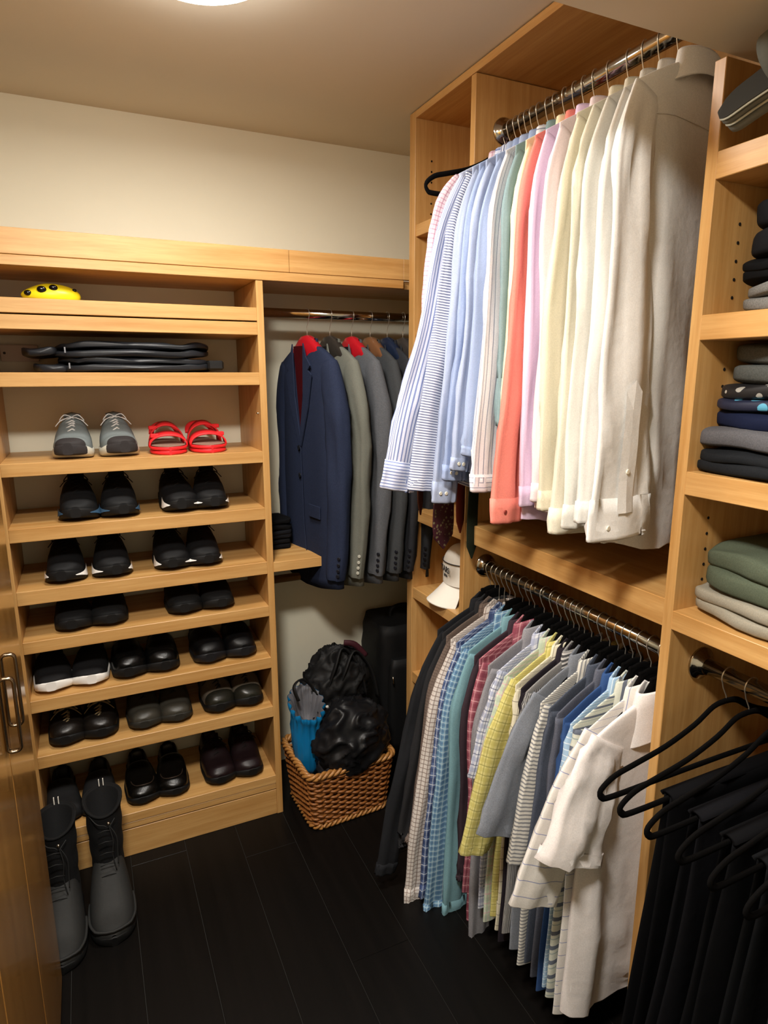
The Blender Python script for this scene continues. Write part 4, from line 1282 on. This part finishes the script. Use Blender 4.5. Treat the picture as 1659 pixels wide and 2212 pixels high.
fold_stack(1.4182, [
 ('dark charcoal folded jeans at the bottom of the middle stack', 'folded_jeans', .045, cloth('#1B1D20', fuzz=.1), 4, -.03, .06),
 ('grey folded cloth second from the bottom of the middle stack', 'folded_shorts', .036, cloth('#56565A', fuzz=.1), 5, -.02, .065),
 ('navy folded shorts in the middle stack', 'folded_shorts', .034, cloth('#161C33'), 6, -.005, .05),
 ('navy and aqua printed folded shorts in the middle stack', 'folded_shorts', .022, aqua, 7, -.005, .05),
 ('black folded shorts with a pale dotted print in the middle stack', 'folded_shorts', .028, floral, 8, .0, .04),
 ('bulky dark grey folded sweatshirt on top of the middle stack', 'folded_sweatshirt', .068, cloth('#4E514F', fuzz=.12), 9, .01, .03)])
fold_stack(1.136, [
 ('beige folded trousers at the bottom of the lower stack', 'folded_trousers', .055, cloth('#8E897B', fuzz=.06), 10, -.02, .03),
 ('olive green folded trousers on top of the beige ones', 'folded_trousers', .082, cloth('#4F5748', fuzz=.08), 11, -.01, .02)], sy=.33)

# garment bags on the shelf of the shoe cabinet
NYL = plain('black_nylon', '#1B1D21', .42, noise_amt=.2, nscale=14, bump=.5)
for k, (z, lb) in enumerate(((1.6100, 'lower of two black folded garment bags on the shoe cabinet shelf'), (1.6540, 'upper of two black folded garment bags on the shoe cabinet shelf'))):
    t = thing('garment_bag', lb, 'bag', (.155 + .008 * (1 - k), 2.215, z), 0, 'folded garment bags')
    rnd = random.Random(40 + k)
    q = MB(); slab(q, (0, 0, .011), (.46, .25, .022), rnd, e=.22, wob=.005, N=56); slab(q, (.004, .003, .031), (.445, .24, .021), rnd, e=.22, wob=.006, N=56)
    q.build('bag', NYL, t)
    q = MB()
    for xx in (-.19,): q.box((xx, -.1265, .010), (xx + .004, -.1245, .026))
    q.build('label_loop', plain('grey_tag', '#77777A', .7), t)
    q = MB(); slab(q, (-.235 - .02 * k, 0, .018 - .004), (.09, .22, .026), rnd, e=.6, wob=.006, N=20); q.build('end_flap', NYL, t)
    if k == 0:
        q = MB(); q.box((.205, -.11, .006), (.255, .08, .036), bev=.006); q.build('zip_corner', BLACKM, t)

# yellow spotted pouch on the top shelf
YEL = plain('yellow_plastic', '#E2CE1E', .35)
EYE = plain('black_gloss', '#0A0A0A', .08)
t = thing('yellow_pouch', 'yellow rounded pouch with shiny black oval spots on the top shelf', 'pouch', (-.055, 2.16, 1.8088))
def yf(qv, d):
    return Vector((qv.x, qv.y, max(qv.z, -.0155) * (1 - .38 * (1 if qv.x < -.02 else 0) * min(1, (-.02 - qv.x) / .07))))
q = MB(); q.ell((0, 0, .016), (.078, .034, .034), 24, 14, fn=yf); q.build('shell', YEL, t)
for (ex, ez, rr_) in ((-.058, .020, .010), (-.022, .030, .0125), (.008, .036, .0115), (.062, .033, .006)):
    yy = -.034 * math.sqrt(max(.02, 1 - (ex / .078) ** 2 - ((ez - .016) / .036) ** 2))
    q = MB(); q.ell((ex, yy - .001, ez), (rr_, .004, rr_ * .75), 14, 8); q.build('spot', EYE, t)
q = MB(); q.box((.078, -.012, .0), (.11, .004, .006), bev=.002); q.build('tab', plain('brown_tab', '#5A3A30', .6), t)

# cable plate on the wall behind the shelf
t = thing('cable_plate', 'small white screwed cover plate on the wall behind the garment bags', 'wall plate', (-.168, 2.395, 1.67))
q = MB(); q.box((-.054, -.012, -.026), (.054, 0, .026), bev=.002); q.build('plate', plain('plate_white', '#CFC0B4', .5), t)
for sx in (-.042, .042):
    q = MB(); q.disc((sx, -.0125, 0), (0, 1, 0), .004, .002, 10); q.build('screw', plain('screw_dark', '#3A2C26', .4), t)

# dark folded things on the middle shelf behind the navy blazer
for k in range(3):
    folded(['bottom', 'middle', 'top'][k] + ' one of three black folded garments on the shelf behind the navy blazer', 'clothing', 'folded_trousers', .615, 2.30, .9735 + .036 * k, (.10, .15, .033), cloth(['#121214', '#17181C', '#0E0E10'][k]), 60 + k, 'black folded garments behind the navy blazer', 2)

# ------------------------------------------------------------------ wicker basket
def wicker(name, base, dark):
    t = NT(name, .42); tc = t.n('ShaderNodeTexCoord'); nz = t.n('ShaderNodeTexNoise'); nz.inputs['Scale'].default_value = 60; nz.inputs['Detail'].default_value = 3
    t.l(tc.outputs['Object'], nz.inputs['Vector'])
    t.l(t.mix(nz.outputs[0], srgb(dark), srgb(base)), t.b.inputs['Base Color']); return t.mat
WK = wicker('wicker_strand', '#B5763C', '#6B3A18')
WK2 = wicker('wicker_rim', '#C08A48', '#7C4C22')
bk = thing('wicker_basket', 'brown rectangular wicker basket on the floor full of black bags', 'basket', (.757, 2.055, 0), radians(2.5))
BX, BY, BH = .170, .145, .225
def rrect(u, hx, hy, r=.035):
    """u in [0,1) around a rounded rectangle, returns point and outward normal"""
    sx, sy = hx - r, hy - r
    segs = [2 * sx, pi * r / 2, 2 * sy, pi * r / 2] * 2
    P = sum(segs); d = (u % 1.0) * P
    c = 0
    corners = [(-sx, -hy, 1, 0, 0, -1), None, (hx, -sy, 0, 1, 1, 0), None, (sx, hy, -1, 0, 0, 1), None, (-hx, sy, 0, -1, -1, 0), None]
    cc = {1: (sx, -sy, -90), 3: (sx, sy, 0), 5: (-sx, sy, 90), 7: (-sx, -sy, 180)}
    for i, sg_ in enumerate(segs):
        if d <= sg_ or i == 7:
            if i % 2 == 0:
                x0, y0, dx, dy, nx, ny = corners[i]; return Vector((x0 + dx * d, y0 + dy * d, 0)), Vector((nx, ny, 0))
            cx, cy, a0 = cc[i]; a = radians(a0 + 90 * d / sg_)
            return Vector((cx + cos(a) * r, cy + sin(a) * r, 0)), Vector((cos(a), sin(a), 0))
        d -= sg_
NS = 40
ROWS = 19
q = MB()
for r_ in range(ROWS):
    z = .012 + r_ * (BH - .022) / (ROWS - 1)
    f = .86 + .14 * (z / BH)
    pts = []
    M = NS * 4
    for i in range(M):
        u = i / M
        p, nrm = rrect(u, BX * f, BY * f)
        wv = cos(pi * u * NS + pi * (r_ % 2)) * .0048
        pts.append((p.x + nrm.x * wv, p.y + nrm.y * wv, z + .0012 * sin(u * 40 + r_)))
    q.tube(pts, .0052, 5, closed=True)
wv_ = q.build('weave', WK, bk); wv_['kind'] = 'stuff'
q0 = 0
for i in range(NS):
    p0, n0_ = rrect((i + .5) / NS, BX * .86, BY * .86); p1, n1_ = rrect((i + .5) / NS, BX, BY)
    q = MB(); q.tube([(p0.x, p0.y, .004), (p1.x, p1.y, BH)], .0035, 5); q.build('stake', WK, bk)
for z0_, rr_, off in ((BH, .0065, 0), (.012, .005, -.13)):
    for s in range(3):
        q = MB(); pts = []
        for i in range(200):
            u = i / 200; f = 1.0 + off
            p, nrm = rrect(u, BX * f, BY * f)
            a = 2 * pi * (u * 17 + s / 3)
            pts.append((p.x + nrm.x * cos(a) * .008, p.y + nrm.y * cos(a) * .008, z0_ + sin(a) * .008))
        q.tube(pts, rr_, 6, closed=True); q.build('rim_strand' if z0_ > .1 else 'base_strand', WK2, bk)
q = MB(); q.loft([[tuple(rrect(i / 40, BX * .85, BY * .85)[0] + Vector((0, 0, z))) for i in range(40)] for z in (.004, .01)], cap0=True, cap1=True); q.build('bottom', WK, bk)

# bags in the basket
def lump(q, c, r, seed, amp=.14, sc=7.0, ridges=.012, n=96, k=60, rot=None, zmin=None):
    off = Vector((seed * 7.3, seed * 3.1, seed * 1.7))
    def fn(p, d):
        nv = noise.noise(d * 1.6 + off) * amp
        w1 = noise.noise(d * 2.1 + off * 1.3)
        v = noise.noise(Vector((p.x * sc * .9 + w1, p.y * sc * .8, p.z * sc * 2.4 + w1 * 1.5)) + off)
        v3 = noise.noise(Vector((p.x * sc * 1.6 + w1 * 2, p.y * sc, p.z * sc * 1.2)) + off * 1.9)
        rd = (1 - min(1, abs(v) * 2.6)) ** 2 + .6 * (1 - min(1, abs(v3) * 3)) ** 2
        return p * (1 + nv) + d * (ridges * (rd - .3))
    q.ell(c, r, n, k, fn=fn, rot=rot)
BN = plain('black_nylon_bag', '#121214', .42, noise_amt=.1, nscale=30, bump=.25)
BN2 = plain('black_canvas_bag', '#0A0A0B', .65, noise_amt=.1, nscale=60, bump=.3)
t = thing('black_bag', 'crumpled black nylon bag lying in the front of the wicker basket', 'bag', (.792, 2.02, .150))
q = MB(); lump(q, (0, -.01, .135), (.150, .118, .145), 3, ridges=.016); q.build('cloth', BN, t)
q = MB(); lump(q, (.07, .0, .06), (.07, .09, .10), 4, ridges=.012, n=40, k=26); q.build('loose_flap', BN, t)
t = thing('black_backpack', 'black bag with a dark wine lining leaning at the back of the wicker basket', 'bag', (.78, 2.155, .14))
q = MB(); lump(q, (0, 0, .25), (.125, .10, .20), 8, ridges=.02, rot=Matrix.Rotation(radians(14), 3, 'Y')); q.build('cloth', BN2, t)
for k, (x0, z0, dx) in enumerate(((-.02, .40, .04), (.02, .38, .05))):
    q = MB(); q.tube(catmull([(x0 - .03, -.07, z0 - .1), (x0, -.085, z0), (x0 + dx, -.06, z0 + .06), (x0 + dx + .06, -.07, z0 - .02), (x0 + dx + .085, -.08, z0 - .14)], 20), .011, 7, flat=.4); q.build('strap', BN2, t)
q = MB(); q.tube(catmull([(.03, -.05, .475), (.07, -.06, .465), (.115, -.06, .41)], 10), .012, 7, flat=.5); q.build('lining', plain('wine_lining', '#3E1822', .6), t)
q = MB(); q.box((-.065, -.103, .235), (-.055, -.098, .262)); q.build('zip_pull', RIM, t)
t = thing('blue_drawstring_bag', 'bright blue drawstring bag with a grey inside at the left of the basket', 'bag', (.640, 2.05, .170))
BLU = plain('blue_nylon', '#0E6FA6', .4, noise_amt=.15, nscale=20, bump=.3)
rg = []
rnd = random.Random(5)
def bring(z, rx, ry, amp, cx=0, cy=0, tl=.5):
    return [(cx + cos(a) * (rx + amp * sin(a * 17 + z * 50)), cy + sin(a) * (ry + amp * sin(a * 17 + 1)), z + tl * sin(a) * ry + amp * .5 * sin(a * 13)) for a in [2 * pi * i / 72 for i in range(72)]]
q = MB()
q.loft([bring(.0, .03, .035, 0), bring(.05, .050, .05, .001), bring(.12, .058, .058, .002), bring(.18, .060, .062, .003), bring(.225, .056, .060, .004), bring(.245, .060, .068, .005), bring(.262, .064, .074, .006), bring(.270, .062, .071, .006)], cap0=True)
q.build('cloth', BLU, t)
q = MB(); q.loft([bring(.269, .061, .070, .006), bring(.258, .050, .058, .004), bring(.21, .040, .045, .001), bring(.16, .02, .03, 0)], cap1=True); q.build('inner_lining', plain('grey_lining', '#57575C', .5, noise_amt=.2, nscale=30), t)
q = MB(); q.tube(catmull([(-.035, -.02, .29), (-.045, .0, .335), (-.01, .03, .345), (.03, .04, .31), (.05, .03, .27)], 20), .008, 7, flat=.4); q.build('strap', BLACKM, t)
t = thing('grey_bag', 'dark grey soft bag between the blue and the black bags in the basket', 'bag', (.700, 2.0, .115))
q = MB(); lump(q, (0, 0, .125), (.045, .055, .135), 12, ridges=.010, n=40, k=26); q.build('cloth', plain('dark_grey_nylon', '#35353A', .5, noise_amt=.1, nscale=40, bump=.3), t)

# suitcase in the corner
t = thing('suitcase', 'tall black soft suitcase standing in the corner behind the basket', 'suitcase', (1.12, 2.245, 0))
q = MB(); rg = []
for k in range(15):
    s = k / 14; z = .03 + s * .60
    f = 1 - .10 * (abs(s - .5) * 2) ** 4
    rg.append([(sgp(cos(a), .4) * .15 * f + .004 * sin(z * 60 + a * 5), sgp(sin(a), .4) * .12 * f + .003 * sin(z * 50 + a * 7), z) for a in [2 * pi * i / 36 for i in range(36)]])
q.loft(rg, cap0=True, cap1=True); q.build('shell', BN2, t)
q = MB(); rg = []
for k in range(11):
    s = k / 10; z = .10 + s * .40
    f = 1 - .12 * (abs(s - .5) * 2) ** 4
    rg.append([(sgp(cos(a), .4) * .115 * f, -.118 + sgp(sin(a), .4) * .028 * f, z) for a in [2 * pi * i / 24 for i in range(24)]])
q.loft(rg, cap0=True, cap1=True); q.build('front_pocket', BN2, t)
q = MB(); q.tube(catmull([(-.05, 0, .62), (-.045, 0, .66), (0, 0, .672), (.045, 0, .66), (.05, 0, .62)], 16), .008, 7); q.build('handle', BN2, t)
q = MB(); q.tube([(-.11, -.152, .44), (-.108, -.154, .405)], .0035, 6); q.build('zip_pull', CHROME, t)
for sx in (-.11, .11):
    q = MB(); q.disc((sx, -.06, .0175), (1, 0, 0), .0175, .02, 14); q.build('wheel', BLACKM, t)

# ------------------------------------------------------------------ white cap in the cubby
t = thing('sun_visor_cap', 'white cap with dark lettering and a pointed bill in the cubby', 'cap', (1.085, 1.812, .8362), radians(-8))
CW = plain('white_cotton', '#E2DDD2', .8, noise_amt=.03, nscale=90, bump=.1)
# crown standing on its side, bill pointing down to the shelf toward the room
q = MB(); rg = []
for k in range(13):
    s = k / 12
    a_ = radians(90 * s)
    rr_ = .078 * cos(a_ * .98) + .002; zz = .085 + .085 * sin(a_)
    rg.append([(cos(a) * rr_ * .8 + .05, sin(a) * rr_, zz + .03) for a in [2 * pi * i / 32 for i in range(32)]])
rg = [[(cos(a) * .0624 + .05, sin(a) * .078, z_) for a in [2 * pi * i / 32 for i in range(32)]] for z_ in (.065, .085, .10)] + rg
q.loft(rg); q.build('crown', CW, t)
q = MB(); rg = []
for k in range(11):
    s = k / 10
    row = []
    for i in range(17):
        a = radians(180 - 62 + 124 * i / 16)
        R0 = .0634; R1 = .118
        rr_ = R0 + (R1 - R0) * s
        row.append((cos(a) * rr_ * (.8 + .25 * s) + .05, sin(a) * rr_ * (.98 - .18 * s), .075 - .070 * s ** .9 + .004 * cos((i - 8) / 8 * pi)))
    rg.append(row)
q.loft(rg, closed=False); q.loft([[(p[0], p[1], p[2] - .003) for p in row] for row in rg][::-1], closed=False)
q.loft([rg[-1], [(p[0], p[1], p[2] - .003) for p in rg[-1]]], closed=False, sm=False)
q.build('bill', CW, t)
def txt(s, par, loc, size, mat, rot, name='lettering'):
    cu = bpy.data.curves.new(name, 'FONT'); cu.body = s; cu.size = size; cu.extrude = .0006; cu.align_x = 'CENTER'; cu.resolution_u = 2
    cu.materials.append(mat)
    tmp = bpy.data.objects.new('tmp', cu); C.objects.link(tmp)
    bpy.context.view_layer.update()
    me = bpy.data.meshes.new_from_object(tmp.evaluated_get(bpy.context.evaluated_depsgraph_get()))
    bpy.data.objects.remove(tmp)
    o = bpy.data.objects.new(name, me); C.objects.link(o); o.parent = par; o.location = loc; o.rotation_euler = rot
    return o
INK = plain('dark_ink', '#2A2A2E', .7)
txt('TARS', t, (-.0145, -.004, .108), .030, INK, (radians(90), 0, radians(-90)))
txt('2010', t, (-.0145, -.008, .092), .014, INK, (radians(90), 0, radians(-90)))
q = MB(); pts = [(.05 + cos(a) * .0640, sin(a) * .0795, .142) for a in [radians(120 + 120 * i / 14) for i in range(15)]]
q.tube(pts, .0016, 5); q.build('seam', INK, t)

# ------------------------------------------------------------------ grey slipper and pink cloth on the top right shelf
t = thing('slide_sandal', 'grey felt slide sandal poking over the edge of the top right shelf', 'sandal', (1.045, .715, 2.048))
t.rotation_euler = (Matrix.Rotation(radians(-16), 3, 'X') @ Matrix.Rotation(radians(-58), 3, 'Y')).to_euler()
t.scale = (.95, .95, .95)
GS = plain('grey_felt', '#5F625C', .85, noise_amt=.1, nscale=200); GE = plain('pale_piping', '#A9AC9E', .7); GI = plain('dark_felt', '#33332F', .9)
def wid(s): return (.038 + .012 * sm01((s - .2) / .5)) * (math.sqrt(max(0, 1 - ((s - .72) / .2801) ** 2)) if s > .72 else 1) * (math.sqrt(max(0, 1 - ((.14 - s) / .1401) ** 2)) if s < .14 else 1) + .002
L = .27
for nm, z0_, z1_, f, mt in (('sole', 0, .022, .94, GS), ('piping', .0205, .0245, 1.0, GE), ('midsole', .024, .036, .97, GS), ('piping', .0355, .0395, 1.0, GE), ('footbed', .039, .041, .9, GI)):
    q = MB(); rg = []
    for k in range(29):
        s = k / 28; w_ = wid(s) * f
        rg.append([(w_ * sgp(cos(a), .45), L / 2 - s * L * (.5 + f / 2), (z0_ + z1_) / 2 + (z1_ - z0_) / 2 * sgp(sin(a), .5)) for a in [2 * pi * i / 14 for i in range(14)]])
    q.loft(rg, cap0=True, cap1=True); q.build(nm, mt, t)
q = MB(); rg = []
for k in range(19):
    a = pi * k / 18; ring = []
    for (s, off) in ((.80, 0), (.70, .002), (.5, .004), (.42, 0), (.42, -.006), (.5, -.004), (.7, -.005), (.80, -.006)):
        w_ = wid(s) + off; ring.append((cos(a) * w_, L / 2 - s * L, .036 + sgp(sin(a), .85) * (.042 + .02 * (.8 - s) / .38 + off)))
    rg.append(ring)
q.loft(rg, cap0=True, cap1=True); q.build('strap', GS, t)
t = thing('pink_cloth', 'pale pink folded cloth under the grey slide sandal', 'cloth', (1.13, .56, 1.980))
q = MB(); slab(q, (-.03, 0, .009), (.21, .22, .018), random.Random(9), e=.5, wob=.002); q.build('cloth', cloth('#E6C4B4'), t)

print('objects', len(bpy.data.objects))
